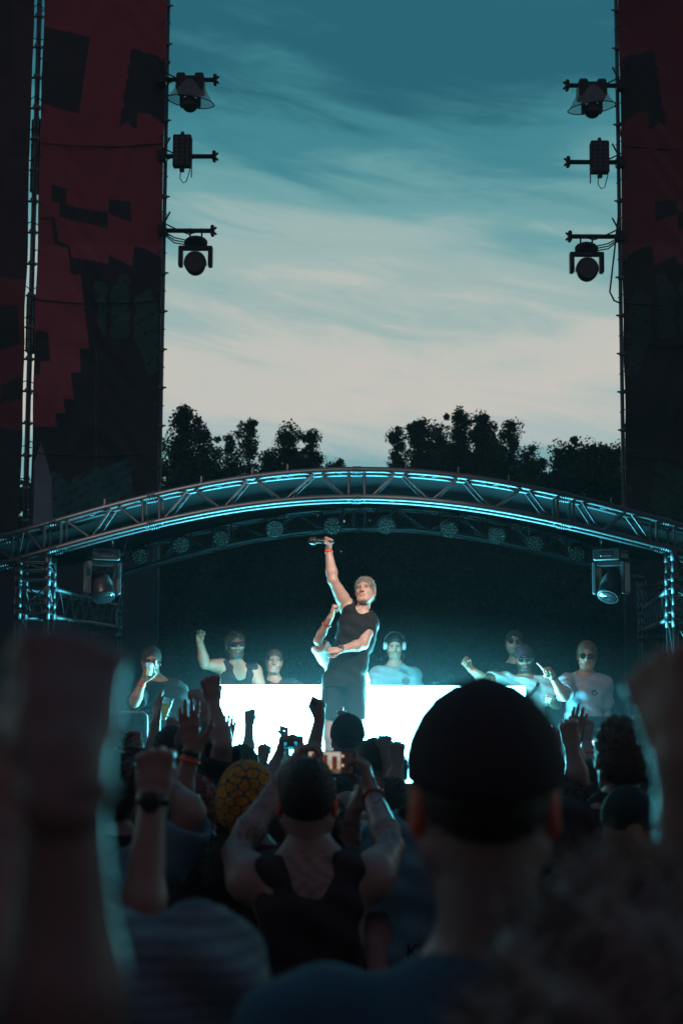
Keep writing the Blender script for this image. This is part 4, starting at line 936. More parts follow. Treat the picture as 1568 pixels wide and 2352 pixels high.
def arm_pipe(root, x0, x1, y, Y=YT - .05):
    a, b = P(x0, y, Y), P(x1, y, Y); b = np.array([b[0], a[1], a[2]])
    G().tube(a, b, .030, n=10).build('pipe', M_BLACKM, root, True); sg = np.sign(x1 - x0)
    G().box(b, (.05, .09, .14), bev=.02).tube(b, b + [sg * .05, 0, .05], .014).tube(b, b + [sg * .05, 0, -.05], .014).build('end_clamp', M_BLACKM, root)
    G().box(a, (.12, .12, .14), bev=.03).tube(a + [0, 0, .05], a + [sg * .1, 0, .25], .012).build('wall_clamp', M_BLACKM, root)
    G().path([a + [0, -.05, .1], a + [sg * .2, -.05, .0], a + [sg * .35, -.05, -.06], a + [sg * .5, -.05, -.02]], .010, 5).build('cable', M_CABLE, root)
    return a, b
def tower_lights(side, mx, dy, names):
    X = (lambda x: x) if side < 0 else (lambda x: 1796 - x)
    sg = -side
    lab = 'left tower' if side < 0 else 'right tower'
    x0 = 371 if side < 0 else 1796 - 1424 + 0
    # 1: moving head under a clear rain cover
    p = empty('outrigger_pipe'); tag(p, 'topmost black pipe arm sticking out from the ' + lab, 'pipe', None)
    arm_pipe(p, 372 if side < 0 else 1424, X(494), 182 + dy)
    r1 = empty('covered_moving_head'); tag(r1, 'moving head lamp in a clear rain cover, topmost on the ' + lab, 'stage lamp')
    c = P(X(438), 182 + dy, YT - .05)
    Q = G(); Q.box(c + [0, 0, -.14], (.62, .4, .34), bev=.07).box(c + [-.2, 0, .02], (.2, .36, .16), bev=.05).box(c + [.2, 0, .02], (.2, .36, .16), bev=.05); Q.build('hood', M_BLACK, r1)
    cv = []; n = 28; cf = []; u_ = 0
    prof = [(-.05, .3, .2), (-.2, .38, .24), (-.33, .46, .28), (-.45, .54, .33), (-.5, .585, .35)]
    for (zz_, ra, rb_) in prof:
        for q in range(n):
            a = 2 * math.pi * q / n; cr_ = 1 + .025 * math.sin(a * 9); cv.append(c + [ra * cr_ * .52 / .585 * 1.0 * math.cos(a), rb_ * math.sin(a), zz_ + .07 * math.cos(a) * sg * (-1 if zz_ < -.4 else -.5)])
    for i in range(len(prof) - 1):
        for q in range(n): cf.append([i * n + q, i * n + (q + 1) % n, (i + 1) * n + (q + 1) % n, (i + 1) * n + q])
    mesh('rain_cover', cv, cf, M_SHEER, r1, True)
    G().path(cv[-n:] + [cv[-n]], .012, 5).build('cover_hem', M_BLACK, r1); r1.scale = (.6,) * 3; r1.location = Vector(c * .4)
    for s_ in (-1, 1): G().box(c + [s_ * .185, 0, -.45], (.09, .14, .36), bev=.04).build('yoke_arm', M_BLACKM, r1)
    G().lathe(c + [0, .17, -.50], (0, -1, -.35), [(0, .09), (.05, .16), (.25, .18), (.3, .17)], 24).build('head', M_BLACKM, r1, True)
    G().lathe(c + [0, -.115, -.60], (0, -1, -.35), [(0, .15), (.02, .12), (.03, .04)], 24).build('lens', M_DLENS, r1, True)
    # 2: blinder block of 3 x 7 cells
    p2 = empty('outrigger_pipe'); tag(p2, 'middle black pipe arm sticking out from the ' + lab, 'pipe')
    arm_pipe(p2, 372 if side < 0 else 1424, X(492), 358 + dy)
    r2 = empty('led_block_lamp'); tag(r2, 'rectangular lamp block with a grid of small cells, middle of the ' + lab, 'stage lamp')
    c = P(X(417), 342 + dy, YT - .25)
    G().box(c, (.40, .16, .72), bev=.035).build('housing', M_BLACK, r2)
    for i in range(3):
        for j in range(7): G().lathe(c + [(i - 1) * .115, -.082, (j - 3) * .092], (0, -1, 0), [(0, .043), (.012, .04), (.014, .02)], 8).build('cell', M_GREYP, r2)
    G().box(c + [0, 0, .385], (.08, .08, .05), bev=.01).lathe(c + [0, 0, .40], Uz, [(0, .02), (.03, .04), (.045, .02)], 10).build('bracket', M_BLACKM, r2); G().box(c + [0, 0, -.40], (.1, .1, .1), bev=.01).build('bracket', M_BLACKM, r2); G().box(c + [0, .13, -.07], (.14, .2, .12), bev=.02).build('bracket', M_BLACKM, r2)
    for q in range(22): G().box(c + [sg * .205, 0, .28 - q * .04], (.02, .1, .014)).build('cooling_fin', M_BLACKM, r2)
    G().path([c + [-.03, 0, -.45], c + [-.04, 0, -.6], c + [.03, 0, -.7], c + [.1, 0, -.66], c + [.16, 0, -.45], c + [.19, 0, -.3]], .011, 5).build('safety_loop', M_CABLE, r2)
    r2.scale = (.6,) * 3; r2.location = Vector((c + [0, .2, 0]) * .4)
    # 3: round faced wash head
    p3 = empty('outrigger_pipe'); tag(p3, 'lowest black pipe arm sticking out from the ' + lab, 'pipe')
    arm_pipe(p3, 372 if side < 0 else 1424, X(488), 529 + dy)
    for q in range(3): G().path([P(372 if side < 0 else 1424, 529 + dy + q * 3, YT - .1), P(X(400), 545 + dy + 6 * q, YT - .15), P(X(432), 552 + dy + 5 * q, YT - .15)], .009, 5).build('cable', M_CABLE, p3)
    r3 = empty('round_moving_head'); tag(r3, 'round faced moving head lamp with toothed rim, lowest on the ' + lab, 'stage lamp')
    c = P(X(450), 529 + dy, YT - .05)
    for s_ in (-1, 1): G().tube(c + [s_ * .14, 0, -.02], c + [s_ * .14, 0, -.17], .022).torus(c + [s_ * .14, 0, 0], Ux, .045, .014, 14, 6).build('clamp', M_BLACKM, r3)
    b_ = SDF(); b_.ell(c + [0, 0, -.2], (.22, .16, .08)); b_.cap(c + [-.2, 0, -.27], c + [.2, 0, -.27], .085, .085, k=.05); bv, bf = b_.mesh(.014); mesh('base', bv, bf, M_BLACK, r3, True)
    G().box(c + [0, 0, -.39], (.66, .16, .09), bev=.03).build('yoke_bridge', M_BLACK, r3)
    for s_ in (-1, 1): G().box(c + [s_ * .355, 0, -.58], (.11, .17, .46), bev=.035).build('yoke_arm', M_BLACK, r3)
    hc_ = c + [0, 0, -.75]
    G().lathe(hc_ + [0, .18, 0], (0, -1, 0), [(0, .12), (.04, .2), (.15, .245), (.33, .255), (.34, .24)], 36).build('head', M_BLACKM, r3, True)
    G().lathe(hc_ + [0, -.16, 0], (0, -1, 0), [(0, .235), (.01, .2), (.015, .1)], 36).build('lens', M_DLENS, r3, True)
    for q in range(21):
        a = math.pi * (q - .5) / 19; d = np.array([math.cos(a), 0, math.sin(a)]); G().box(hc_ + d * .262 + [0, -.05, 0], (.016, .2, .022), np.array([d, Uy, np.cross(d, Uy)])).build('rim_tooth', M_BLACKM, r3)
    r3.scale = (.54, .54, .6); r3.location = Vector((c[0] * .46, c[1] * .46, c[2] * .4))
tower_lights(-1, 0, 0, None); tower_lights(1, 0, 14, None)

# ------------------------------------------------------------------ glowing booth
M_LED = bpy.data.materials.new('led_screen_light'); M_LED.use_nodes = True; t = M_LED.node_tree; t.nodes.clear()
em = t.nodes.new('ShaderNodeEmission'); em.inputs['Color'].default_value = (0.13, 0.78, 0.95, 1); em.inputs['Strength'].default_value = 140.0; ou = t.nodes.new('ShaderNodeOutputMaterial'); t.links.new(em.outputs[0], ou.inputs[0])
bo = empty('dj_booth'); tag(bo, 'performance booth with a blazing white screen front across the stage', 'booth')
YL = 13.0
a = P(497, 1573, YL); b = P(1206, 1573, YL); zt = a[2]; x0, x1 = a[0], b[0]; zb0 = STZ + .03
g = G(); g._add([(x0, YL, zb0), (x1, YL, zb0), (x1, YL, zt), (x0, YL, zt)], [[0, 1, 2, 3]]); g.build('screen', M_LED, bo)
G().box(((x0 + x1) / 2, YL + .31, (zb0 + zt) / 2 - .01), (x1 - x0 - .01, .6, zt - zb0 - .03)).build('case', M_BLACK, bo)
# side rail and monitors on the stage edge
rl = empty('side_rail'); tag(rl, 'thin steel side rail at the left front of the stage', 'railing')
G().path([P(188, 1770, 11.85), P(188, 1645, 11.85), P(193, 1637, 11.85), P(330, 1637, 11.85), P(336, 1645, 11.85), P(336, 1780, 11.85)], .014, 8).path([P(206, 1770, 11.85), P(206, 1640, 11.85)], .012, 8).build('frame', M_STEEL, rl, True)
mo = empty('monitor_screen'); tag(mo, 'dark rounded monitor panel with thin pale rim on the right of the stage', 'monitor')
c = P(1400, 1705, 11.8); G().box(c, (.56, .06, .42), bev=.03).build('panel', M_BLACK, mo); G().box(c + [0, -.028, 0], (.525, .012, .385), bev=.025).build('screen', M_DLENS, mo)
G().tube(c + [0, .03, -.2], (c[0], c[1] + .03, 0.0), .03).build('stand', M_BLACKM, mo)
M_WLED = mat('white_led', (1, 1, 1), emit=(.8, .95, 1, 12)); sl_ = empty('spotlight'); tag(sl_, 'tiny bright white light beside the raised watch hand on the right', 'light')
G().lathe(P(1363, 1708, 11.6), (0, -1, 0), [(0, .022), (.01, .018)], 14).build('lens', M_WLED, sl_); G().lathe(P(1363, 1708, 11.62), (0, 1, 0), [(0, .026), (.08, .02)], 14).build('housing', M_BLACK, sl_)

# front-of-house lamps behind the camera that light the performers (real fixtures on a stand)
def foh(loc, target, power, size, label, col=(1.0, .80, .66)):
    root = empty('follow_spot'); tag(root, label, 'stage lamp'); loc = np.array(loc, float); d = nrm(np.array(target) - loc)
    G().lathe(loc - d * .5, d, [(0, .1), (.05, .16), (.44, .17), (.45, .15)], 20).build('housing', M_BLACKM, root); G().tube(loc - d * .2, (loc[0] - d[0] * .2, loc[1] - d[1] * .2, 0), .04).build('stand', M_BLACKM, root)
    ld = bpy.data.lights.new('follow_spot_light', 'SPOT'); ld.energy = power; ld.spot_size = size; ld.spot_blend = .7; ld.color = col; ld.shadow_soft_size = .12
    lo = bpy.data.objects.new('lamp', ld); COL.objects.link(lo); lo.parent = root; lo.location = loc
    lo.rotation_euler = Vector(d).to_track_quat('-Z', 'Y').to_euler()
foh((4.6, 4.0, 8.0), P(826, 1445, 12.1), 5600, R(10.5), 'follow spot on a tall stand above the crowd aimed at the singer', (1.0, .84, .74))
foh((-4.2, 4.0, 8.0), P(820, 1480, 13.6), 2300, R(25), 'second follow spot on a tall stand washing the back of the stage', (1.0, .74, .64))

# haze
hz = G(); hz.box((0, 45, 5.9), (140, 130, 13.9)); ho = hz.build('haze', None); ho.data.materials.clear()
MH = bpy.data.materials.new('haze'); MH.use_nodes = True; t = MH.node_tree; t.nodes.clear(); pv = t.nodes.new('ShaderNodeVolumePrincipled'); pv.inputs['Density'].default_value = 0.0007; pv.inputs['Color'].default_value = (.8, .95, 1, 1); pv.inputs['Anisotropy'].default_value = 0.0
ou = t.nodes.new('ShaderNodeOutputMaterial'); t.links.new(pv.outputs[0], ou.inputs['Volume']); ho.data.materials.append(MH); tag(ho, 'thin stage haze hanging over the field', 'haze', kind='stuff')

def bloom_mist(c, rad, dens, label):  # added volume whose lit mist stands in for lens bloom and veiling glare
    g = G(); g.lathe((0, 0, -1), (0, 0, 1), [(1 - math.cos(a), max(math.sin(a), .001)) for a in np.linspace(0, PI_, 14)], 26); o = g.build('bloom_mist', [], None, True)
    o.location = c; o.scale = rad
    m = bpy.data.materials.new('bloom_mist_volume'); m.use_nodes = True; t = m.node_tree; t.nodes.clear(); pv = t.nodes.new('ShaderNodeVolumePrincipled'); pv.inputs['Color'].default_value = (.75, .95, 1, 1)
    tc_ = t.nodes.new('ShaderNodeTexCoord'); gr = t.nodes.new('ShaderNodeTexGradient'); gr.gradient_type = 'SPHERICAL'; t.links.new(tc_.outputs['Object'], gr.inputs[0])
    t.links.new(mth('MULTIPLY', gr.outputs['Fac'], dens, tree=t), pv.inputs['Density'])
    ou = t.nodes.new('ShaderNodeOutputMaterial'); t.links.new(pv.outputs[0], ou.inputs['Volume']); o.data.materials.append(m); tag(o, label, 'bloom_mist', kind='stuff')
PI_ = math.pi
scene.cycles.volume_step_rate = 2.0; scene.cycles.volume_max_steps = 64
bloom_mist((0.25, 12.8, 1.35), (2.6, 1.0, 1.15), 0.011, 'added thin mist round the bright booth, standing in for lens bloom')
bloom_mist((0.2, 8.0, 1.15), (2.8, 4.9, 1.1), 0.038, 'added low mist over the front rows, standing in for veiling glare')
# ------------------------------------------------------------------ performers on the stage
PI = math.pi
BLK = (0.016, 0.017, 0.02); WHT = (0.62, 0.66, 0.68); CUT = []
def obj_mic(h, d, label, k=1.0):
    root = empty('microphone'); tag(root, label, 'microphone'); d = nrm(d)
    G().lathe(h - d * .11 * k, d, [(0, .014), (.01, .017), (.17 * k, .022), (.18 * k, .026)], 16).build('handle', M_BLACKM, root, True)
    G().lathe(h + d * .07 * k, d, [(0, .026), (.012, .033), (.035, .036), (.058, .027), (.07, .01)], 16).build('grille', M_BLACKM, root, True)
    G().torus(h + d * .085 * k, d, .034, .004, 18, 6).build('ring', M_GREYP, root, True)
def loose_tank(i):
    pass
person('muscular singer in black sleeveless top and shorts, one fist raised high', 12.1, (838, 1359), yaw=PI + .15, k=1.0, skin=(.45, .30, .24), build=1.12, neck=(829, 1416), hips=(789, 1562, 12.12), tilt=(.28, -.10), hface=PI + .28,
       top=('deep_tank', BLK), legs=('shorts', BLK), ground=STZ + .37, hb=.007, hh=.0038, ear_glow_tint=True, folds=.9,
       sl=dict(sh=(801, 1400, 12.1), e=(764, 1333, 12.0), w=(754, 1262, 12.05), hand='fist', d=(.12, -.1, 1), n=(-.8, -.5, 0), thumb=1),
       sr=dict(sh=(849, 1428, 12.08), e=(834, 1480, 12.0), w=(779, 1493, 11.82), hand='fist', d=(-1, -.25, -.12), n=(.1, .6, -.6), thumb=1),
       knees=((757, 1693, 12.1), (819, 1693, 12.1)), feet=((768, 1800, 12.2), (812, 1800, 12.2)),
       hair=('spiky', (0.24, 0.225, 0.19)), bands=((0, .07, M_BAND, .011, 'wristband'), (1, .07, M_GREYP, .012, 'watch')))
obj_mic(P(742, 1243, 12.02), (-1, -.1, .02), 'black handheld microphone gripped sideways in the highest raised fist', .85)
person('person in loose white tee bent behind the singer, holding a microphone up', 12.62, (792, 1478), yaw=PI + .4, k=.93, neck=(782, 1515), hips=(790, 1620, 12.7), top=('tee', (.75, .78, .78)), ground=STZ,
       sl=dict(sh=(751, 1512, 12.6), e=(730, 1472, 12.45), w=(762, 1412, 12.4), hand='fist', d=(.25, -.1, 1), n=(.8, .1, .1), thumb=1),
       hair=('short', (.05, .03, .02)), bands=((0, .38, M_BAND, .011, 'wristband'),), hb=.008)
obj_mic(P(778, 1398, 12.4), (.75, .1, .5), 'round headed black microphone in the lower hand behind the singer', .8)
def hand_logo(v, c, nb, lat, fwd, k):
    r = v - nb; x = r @ lat; z = r[:, 2]; fr = (r @ fwd) > 0.0
    for i, (dx, l) in enumerate(((-.032, .02), (-.016, .04), (0, .05), (.016, .042), (.032, .026))): c[fr & (np.abs(x - .10 - dx) < .0045) & (z < -.135 + l) & (z > -.135 - l * .8)] = (.02, .02, .02)
    return c
def phones_(i):
    H, k, u, hr = i['H'], i['k'], i['u'], i['hr']
    M_W = mat('white_headphone', (.6, .66, .68), .35)
    for s in (-1, 1):
        G().lathe(H(s * .080, -.01, 0), hr * s, [(0, .038), (.012, .043), (.026, .040), (.032, .026)], 20).torus(H(s * .082, -.01, 0), hr, .034, .009, 18, 6).build('ear_cup', M_W, i['root'], True)
    G().path([H(.098 * math.sin(a), -.02, .04 + .098 * math.cos(a)) for a in np.linspace(-1.5, 1.5, 13)], .0075, 8).build('headband', M_BLACK, i['root'], True)
    G().path([H(-.09, .0, -.03), H(-.085, .03, -.1), H(-.07, .06, -.2), H(-.06, .09, -.33)], .0028, 5).build('cable', M_GREYP, i['root'])
person('man with white headphones and oversized white tee behind the booth', 13.85, (906, 1484), yaw=PI, k=.98, top=('long_tee', (.24, .29, .30)), ground=STZ, tilt=(-.22, 0), neck=(907, 1533), hips=(908, 1668), hair=('buzz', (.03, .022, .018)),
       sl=dict(sh=(866, 1552), e=(856, 1612, 13.8), w=(875, 1660, 13.5), hand='relaxed'), sr=dict(sh=(949, 1552), e=(961, 1612, 13.8), w=(935, 1660, 13.5), hand='relaxed'), beard=(.35, (.1, .06, .045)), print_=hand_logo, extra=phones_, build=1.05, hb=.008, hh=.0042)
M_VIS = mat('dark_visor', (.02, .015, .03), .1, spec=.9); M_VISR = mat('red_visor', (.12, .01, .008), .12, spec=.9)
person('bearded man in black tank top and visor glasses raising a clenched fist', 13.6, (540, 1484), yaw=PI - .25, hface=PI - .35, k=1.04, top=('tank', BLK), ground=STZ, tilt=(.12, -.04), neck=(546, 1538), hips=(552, 1672), skin='tan', build=1.12,
       sl=dict(sh=(512, 1531), e=(470, 1526, 13.4), w=(459, 1473, 13.3), hand='fist', d=(.05, 0, 1), n=(.3, -1, 0), thumb=-1), sr=dict(sh=(583, 1541), e=(603, 1592, 13.5), w=(612, 1640, 13.3), hand='relaxed'),
       hair=('curly', (.035, .022, .015)), beard=(.85, (.05, .03, .022)), glasses=('visor', M_VIS), hb=.008, hh=.0042)
person('smiling short-haired man with big ears beside the tank top man', 13.9, (629, 1521), yaw=PI - .1, k=1.0, top=('tee', (.02, .024, .028)), ground=STZ, neck=(629, 1567), skin='tan', hair=('buzz', (.06, .035, .025)), mouth=.004, beard=(.25, (.1, .06, .05)), tilt=(.05, .08), hb=.009)
def skull_print(v, c, nb, lat, fwd, k):
    r = v - nb; x = r @ lat; z = r[:, 2] + .24; fr = (r @ fwd) > 0.0
    q = np.sin(x * 60 + 3 * np.sin(z * 34)) * np.sin(z * 52 + 2 * np.sin(x * 41)); c[fr & (x ** 2 + (z * .8) ** 2 < .0135) & (q > .1)] = (.16, .2, .22); return c
person('man in dark open shirt and red visor glasses drinking at the left of the stage', 12.8, (347, 1521), yaw=PI - .2, k=1.02, top=('shirt', (.02, .023, .028)), ground=STZ, neck=(363, 1572), hips=(370, 1712), skin='tan', build=1.15, print_=skull_print,
       sl=dict(sh=(327, 1590), e=(309, 1614, 12.5), w=(328, 1566, 12.5), hand='grip', d=(.35, -.1, 1), n=(.8, .5, 0), thumb=-1), sr=dict(sh=(408, 1590), e=(432, 1648, 12.8), w=(405, 1690, 12.6), hand='relaxed'),
       hair=('short', (.03, .02, .018)), glasses=('visor', M_VISR), bands=((0, .16, M_BAND, .01, 'wristband'), (0, .05, M_BAND, .006, 'bracelet')), tilt=(-.05, .05), beard=(.5, (.07, .04, .03)), hb=.008, hh=.0042)
def cup(c, ax, label, h=.11, r1=.032, r2=.044, fill=.6, beer=M_BEER):
    root = empty('cup'); tag(root, label, 'cup'); ax = nrm(ax); c = np.asarray(c, float) - ax * h / 2
    G().lathe(c, ax, [(0, r1), (h * .5, (r1 + r2) / 2), (h, r2), (h + .002, r2 + .003), (h, r2 - .002), (h * .5, (r1 + r2) / 2 - .002), (.003, r1 - .002)], 22).build('wall', M_CUP, root, True)
    if fill: G().lathe(c + ax * .005, ax, [(0, r1 - .003), (h * fill, r1 + (r2 - r1) * fill - .004)], 20).build('drink', beer, root, True)
cup(P(343, 1538, 12.38), (.1, -.3, 1), 'clear cup at the lips of the man in red visor glasses', .1, .026, .034, .5)
person('tall man in sunglasses and black tee standing behind the bearded cap man', 14.4, (1181, 1478), yaw=PI + .1, k=1.05, top=('tee', (.014, .014, .016)), ground=STZ, neck=(1184, 1528), skin='fair', glasses=('round', M_DLENS), hair=('side', (.025, .018, .014)), tilt=(.1, .03), beard=(.15, (.1, .06, .05)))
def strap(i):
    a = [i['nb'] + i['lat'] * x * i['k'] + i['fwd'] * y * i['k'] + Uz * z * i['k'] for x, y, z in ((.13, .03, .02), (.10, .13, -.06), (.0, .165, -.17), (-.1, .155, -.32))]
    g = G(); 
    for p, q in zip(a[:-1], a[1:]):
        d = nrm(q - p); s_ = nrm(np.cross(d, i['fwd'])); n0 = len(g.v); g.v += [tuple(p - s_ * .016 + i['fwd'] * .012), tuple(p + s_ * .016 + i['fwd'] * .012), tuple(q + s_ * .016 + i['fwd'] * .012), tuple(q - s_ * .016 + i['fwd'] * .012)]; g.f.append([n0, n0 + 1, n0 + 2, n0 + 3])
    g.build('bag_strap', M_BLACK, i['root'])
def sleeve_print(v, c, nb, lat, fwd, k):
    r = v - nb; x = r @ lat; z = r[:, 2]; q = np.sin(x * 130) * np.sin(z * 110); c[(x > .19) & (z < -.1) & (z > -.22) & ((r @ fwd) > 0) & (q > .05)] = (.05, .06, .07); return c
person('bearded man in dark cap, sunglasses and white tee, arm stretched to the left', 13.4, (1204, 1516), yaw=PI + .1, k=1.02, top=('tee', (.38, .44, .43)), ground=STZ, neck=(1206, 1563), hips=(1208, 1700), skin='tan', build=1.12, glasses=('round', M_DLENS), hat=('cap', (.05, .06, .085)), hair=('buzz', (.03, .02, .02)), beard=(.9, (.02, .014, .012)), tilt=(.0, -.05), extra=strap,
       sl=dict(sh=(1163, 1566, 13.4), e=(1112, 1562, 13.2), w=(1078, 1535, 13.1), hand='fist', d=(-.7, 0, .8), n=(.6, -.7, .5), thumb=1), sr=dict(sh=(1250, 1574, 13.4), e=(1278, 1618, 13.3), w=(1262, 1607, 13.0), hand='fist', d=(-.4, -.9, .1), n=(.8, 0, -.2)),
       bands=((0, .1, M_BAND, .014, 'wristband'),), hb=.008, hh=.0042)
def badge(v, c, nb, lat, fwd, k):
    r = v - nb; x = r @ lat - .085; z = r[:, 2] + .13; d = np.sqrt(x * x + z * z); fr = (r @ fwd) > 0.0; c[fr & (d < .026)] = (.02, .05, .08); c[fr & (d < .014)] = (.3, .4, .45); return c
person('blond man in sunglasses and white tee with a round chest badge, pointing', 13.0, (1348, 1508), yaw=PI + .2, k=1.05, top=('tee', (.36, .4, .47)), ground=STZ, neck=(1343, 1558), hips=(1338, 1705), skin='fair', build=1.05, glasses=('round', M_DLENS), hair=('short', (.17, .13, .09)), tilt=(-.05, .03), print_=badge,
       sl=dict(sh=(1300, 1570, 13), e=(1296, 1600, 12.7), w=(1268, 1553, 12.6), hand='point', d=(-.6, -.3, .7), n=(-.4, -.7, -.3), thumb=-1), sr=dict(sh=(1383, 1572, 13), e=(1391, 1640, 13.05), w=(1383, 1698, 12.9), hand='relaxed'), bands=((0, .07, M_BLACK, .008, 'bracelet'),), hb=.008, hh=.0042)

# ------------------------------------------------------------------ the crowd, seen from behind
F_ = np.array([0, 1., 0]); DKH = (.02, .014, .012)
def arm(e, w, hand='fist', n=(0, 1, 0), d=None, thumb=-1, sh=None, **kw):
    a = dict(e=e, w=w, hand=hand, n=n, thumb=thumb)
    if d is not None: a['d'] = d
    if sh: a['sh'] = sh
    a.update(kw); return a
# man filming
def earring(i): G().torus(i['H'](.087, -.02, -.045), i['hf'], .006, .0022, 12, 5).build('earring', M_STEEL, i['root'])
person('man in black tank top with cropped hair filming with both arms raised', 4.05, (706, 1846), yaw=.03, k=1.02, top=('tank', (.034, .030, .036)), neck=(712, 1972), hips=(722, 2440), skin='crowd', build=1.0, hair=('buzz', (.012, .012, .014)), ear_glow_tint=True, tattoo=True, extra=earring,
       sl=arm((540, 1962, 4.22), (658, 1775, 4.40), 'grip', n=(.9, .3, -.1), d=(.5, .25, .8), thumb=1, sh=(577, 2022, 4.05)), sr=arm((897, 1950, 4.25), (852, 1820, 4.52), 'grip', n=(-.9, .2, .1), d=(-.25, .2, 1), thumb=-1, sh=(850, 2018, 4.05)), hb=.008, hh=.0045, bands=((1, .12, mat('dull_red_band', (.25, .03, .02), .6), .005, 'wristband'),))
ph = empty('smartphone'); tag(ph, 'black smartphone held sideways by the filming man, its screen showing the stage', 'phone')
c = P(760, 1752, 4.52); G().box(c, (.152, .009, .073), bev=.009).build('body', M_BLACK, ph)
M_SCR = bpy.data.materials.new('phone_picture'); M_SCR.use_nodes = True; t = M_SCR.node_tree; t.nodes.clear(); e_ = t.nodes.new('ShaderNodeEmission'); at_ = t.nodes.new('ShaderNodeAttribute'); at_.attribute_name = 'Col'; t.links.new(at_.outputs['Color'], e_.inputs['Color']); e_.inputs['Strength'].default_value = .75; o_ = t.nodes.new('ShaderNodeOutputMaterial'); t.links.new(e_.outputs[0], o_.inputs[0])
nx, nz = 90, 44; X_s, Z_s = np.meshgrid(np.linspace(-1, 1, nx), np.linspace(-1, 1, nz)); cc = np.zeros(X_s.shape + (3,)); cc[...] = (.52, .42, .30); cc[Z_s > .3] = (.6, .55, .47)
for x_, w_, zt_ in ((-.78, .10, .9), (-.25, .09, .75), (.16, .12, .6)): cc[(np.abs(X_s - x_) < w_) & (Z_s < zt_)] = (.12, .03, .03)
cc[(Z_s < -.6)] = (.16, .10, .07); cc[(np.abs(X_s + .03) < .06) & (np.abs(Z_s + .5) < .2)] = (1.2, .8, .3); cc[X_s > .42] = (.02, .018, .02)
for zz_ in (.62, -.25): cc[(X_s - .52) ** 2 * 4 + (Z_s - zz_) ** 2 < .012] = (1.3, .7, .4)
v = np.stack([c[0] + X_s * .070, np.full(X_s.shape, c[1] - .0055), c[2] + Z_s * .033], -1).reshape(-1, 3); ff = np.arange(nx * nz).reshape(nz, nx); q = np.stack([ff[:-1, :-1], ff[:-1, 1:], ff[1:, 1:], ff[1:, :-1]], -1).reshape(-1, 4); mesh('screen', v, q, M_SCR, ph, False, cc.reshape(-1, 3))
# near man with baseball cap
person('nearest man, dark cap with a top button and red lit ears, blue shirt', 1.64, (1110, 1848), yaw=0, k=1.0, top=('tee', (.045, .10, .15)), hat=('cap', (.032, .030, .036)), hair=('buzz', (.03, .02, .018)), skin='crowd', ear_glow_tint=True, hb=.009, hh=.005, neck=(1135, 2315), folds=.6, build=1.16)
person('near person with a mass of loose curly hair in the lower right corner', 1.12, (1490, 2535), yaw=0, k=1.0, top=('tee', (.03, .025, .03)), hair=('big_curly', (.22, .19, .18)), skin='crowd', hb=.011)
# big blurred arms close to the camera
person('nearest person on the left whose huge blurred fist rises in front of the lens', .80, (-760, 1900), yaw=.0, k=.74, top=('tee', (.03, .03, .035)), skin=(.14, .095, .095), hair=('short', DKH), sr=arm((150, 2500, .80), (150, 1745, .80), 'fist', n=(-.4, 1, 0), d=(-.08, .55, 1), thumb=1, sh=(-180, 3000, .82), hk=1.12), bands=((1, .10, mat('dark_red_band', (.07, .015, .015), .6), .005, 'bracelet'),), hb=.01, hh=.004)
person('person at the far left edge with a blurred half hidden fist', 1.25, (-420, 1950), yaw=.1, k=1.0, top=('tee', (.03, .03, .04)), skin='crowd', hair=('short', DKH), sr=arm((-85, 2300, 1.22), (12, 1900, 1.25), 'fist', n=(0, 1, 0), d=(.1, 0, 1), thumb=1, sh=(-200, 2500, 1.2)), hb=.01)
def stripes(col, w=90, col2=(.12, .2, .26)):
    def f(v, c, nb, lat, fwd, k): m = np.sin(v[:, 2] * w * 2.2 + .3 * np.sin(v[:, 0] * 9)) > .2; c[m] = col2; return c
    return f
person('person in pale finely striped shirt, shoulder filling the bottom left', 1.95, (60, 1880), yaw=-.1, k=1.05, neck=(120, 2165), top=('tee', (.15, .19, .22)), skin='crowd', hair=('short', DKH), print_=stripes(0, 150, (.09, .12, .15)), hb=.009, build=1.1)
person('person in black tee with raised fist and dark watch left of centre', 2.9, (105, 2040), yaw=.0, k=1.0, top=('tee', (.034, .030, .036)), neck=(150, 2245), skin=(.24, .165, .145), hair=('short', DKH), sr=arm((322, 2165, 2.85), (350, 1832, 2.9), 'fist', n=(0, 1, 0), d=(.03, .05, 1), thumb=-1, sh=(262, 2215, 2.9)), bands=((1, .02, M_BLACKM, .011, 'watch'),), hb=.008, hh=.0045)
person('person in light blue jersey with black collar, right elbow bent outward', 4.3, (252, 1822), yaw=.05, k=1.0, top=('jersey', (.10, .24, .31)), neck=(258, 1945), skin=(.24, .165, .145), hair=('short', DKH), build=1.02, sr=arm((442, 1872, 4.25), (398, 1812, 4.3), 'fist', n=(-1, .2, 0), sh=(388, 1955, 4.3)))
person('person with blurred open hand and wristband held up left of the booth', 4.9, (330, 1890), yaw=.1, k=.95, top=('tee', (.02, .02, .025)), skin=(.24, .165, .145), hair=('short', DKH), sr=arm((408, 1848, 4.9), (441, 1722, 4.9), 'open', n=(.3, 1, 0), d=(-.12, 0, 1), thumb=-1, fan=.5), bands=((1, .06, M_BLACK, .008, 'bracelet'), (1, .2, M_BAND, .006, 'wristband')))
person('woman with red dyed bob hair in black tee', 5.4, (452, 1857), yaw=.45, k=.88, top=('tee', (.034, .030, .036)), neck=(468, 1955), skin='crowd', hair=('bob', (.16, .022, .015)), hb=.009, build=1.1)
person('person in black tee standing just behind the red haired woman', 4.7, (520, 2010), yaw=0, k=.95, top=('tee', (.034, .030, .036)), skin='crowd', hair=('short', DKH), build=1.1)
person('person wearing a bright yellow patterned bandana over the head', 4.75, (567, 1842), yaw=.05, k=1.06, top=('tee', (.034, .030, .036)), hat=('bandana', (.6, .3, .04)), hair=None, skin='crowd', neck=(575, 1965), hb=.009)
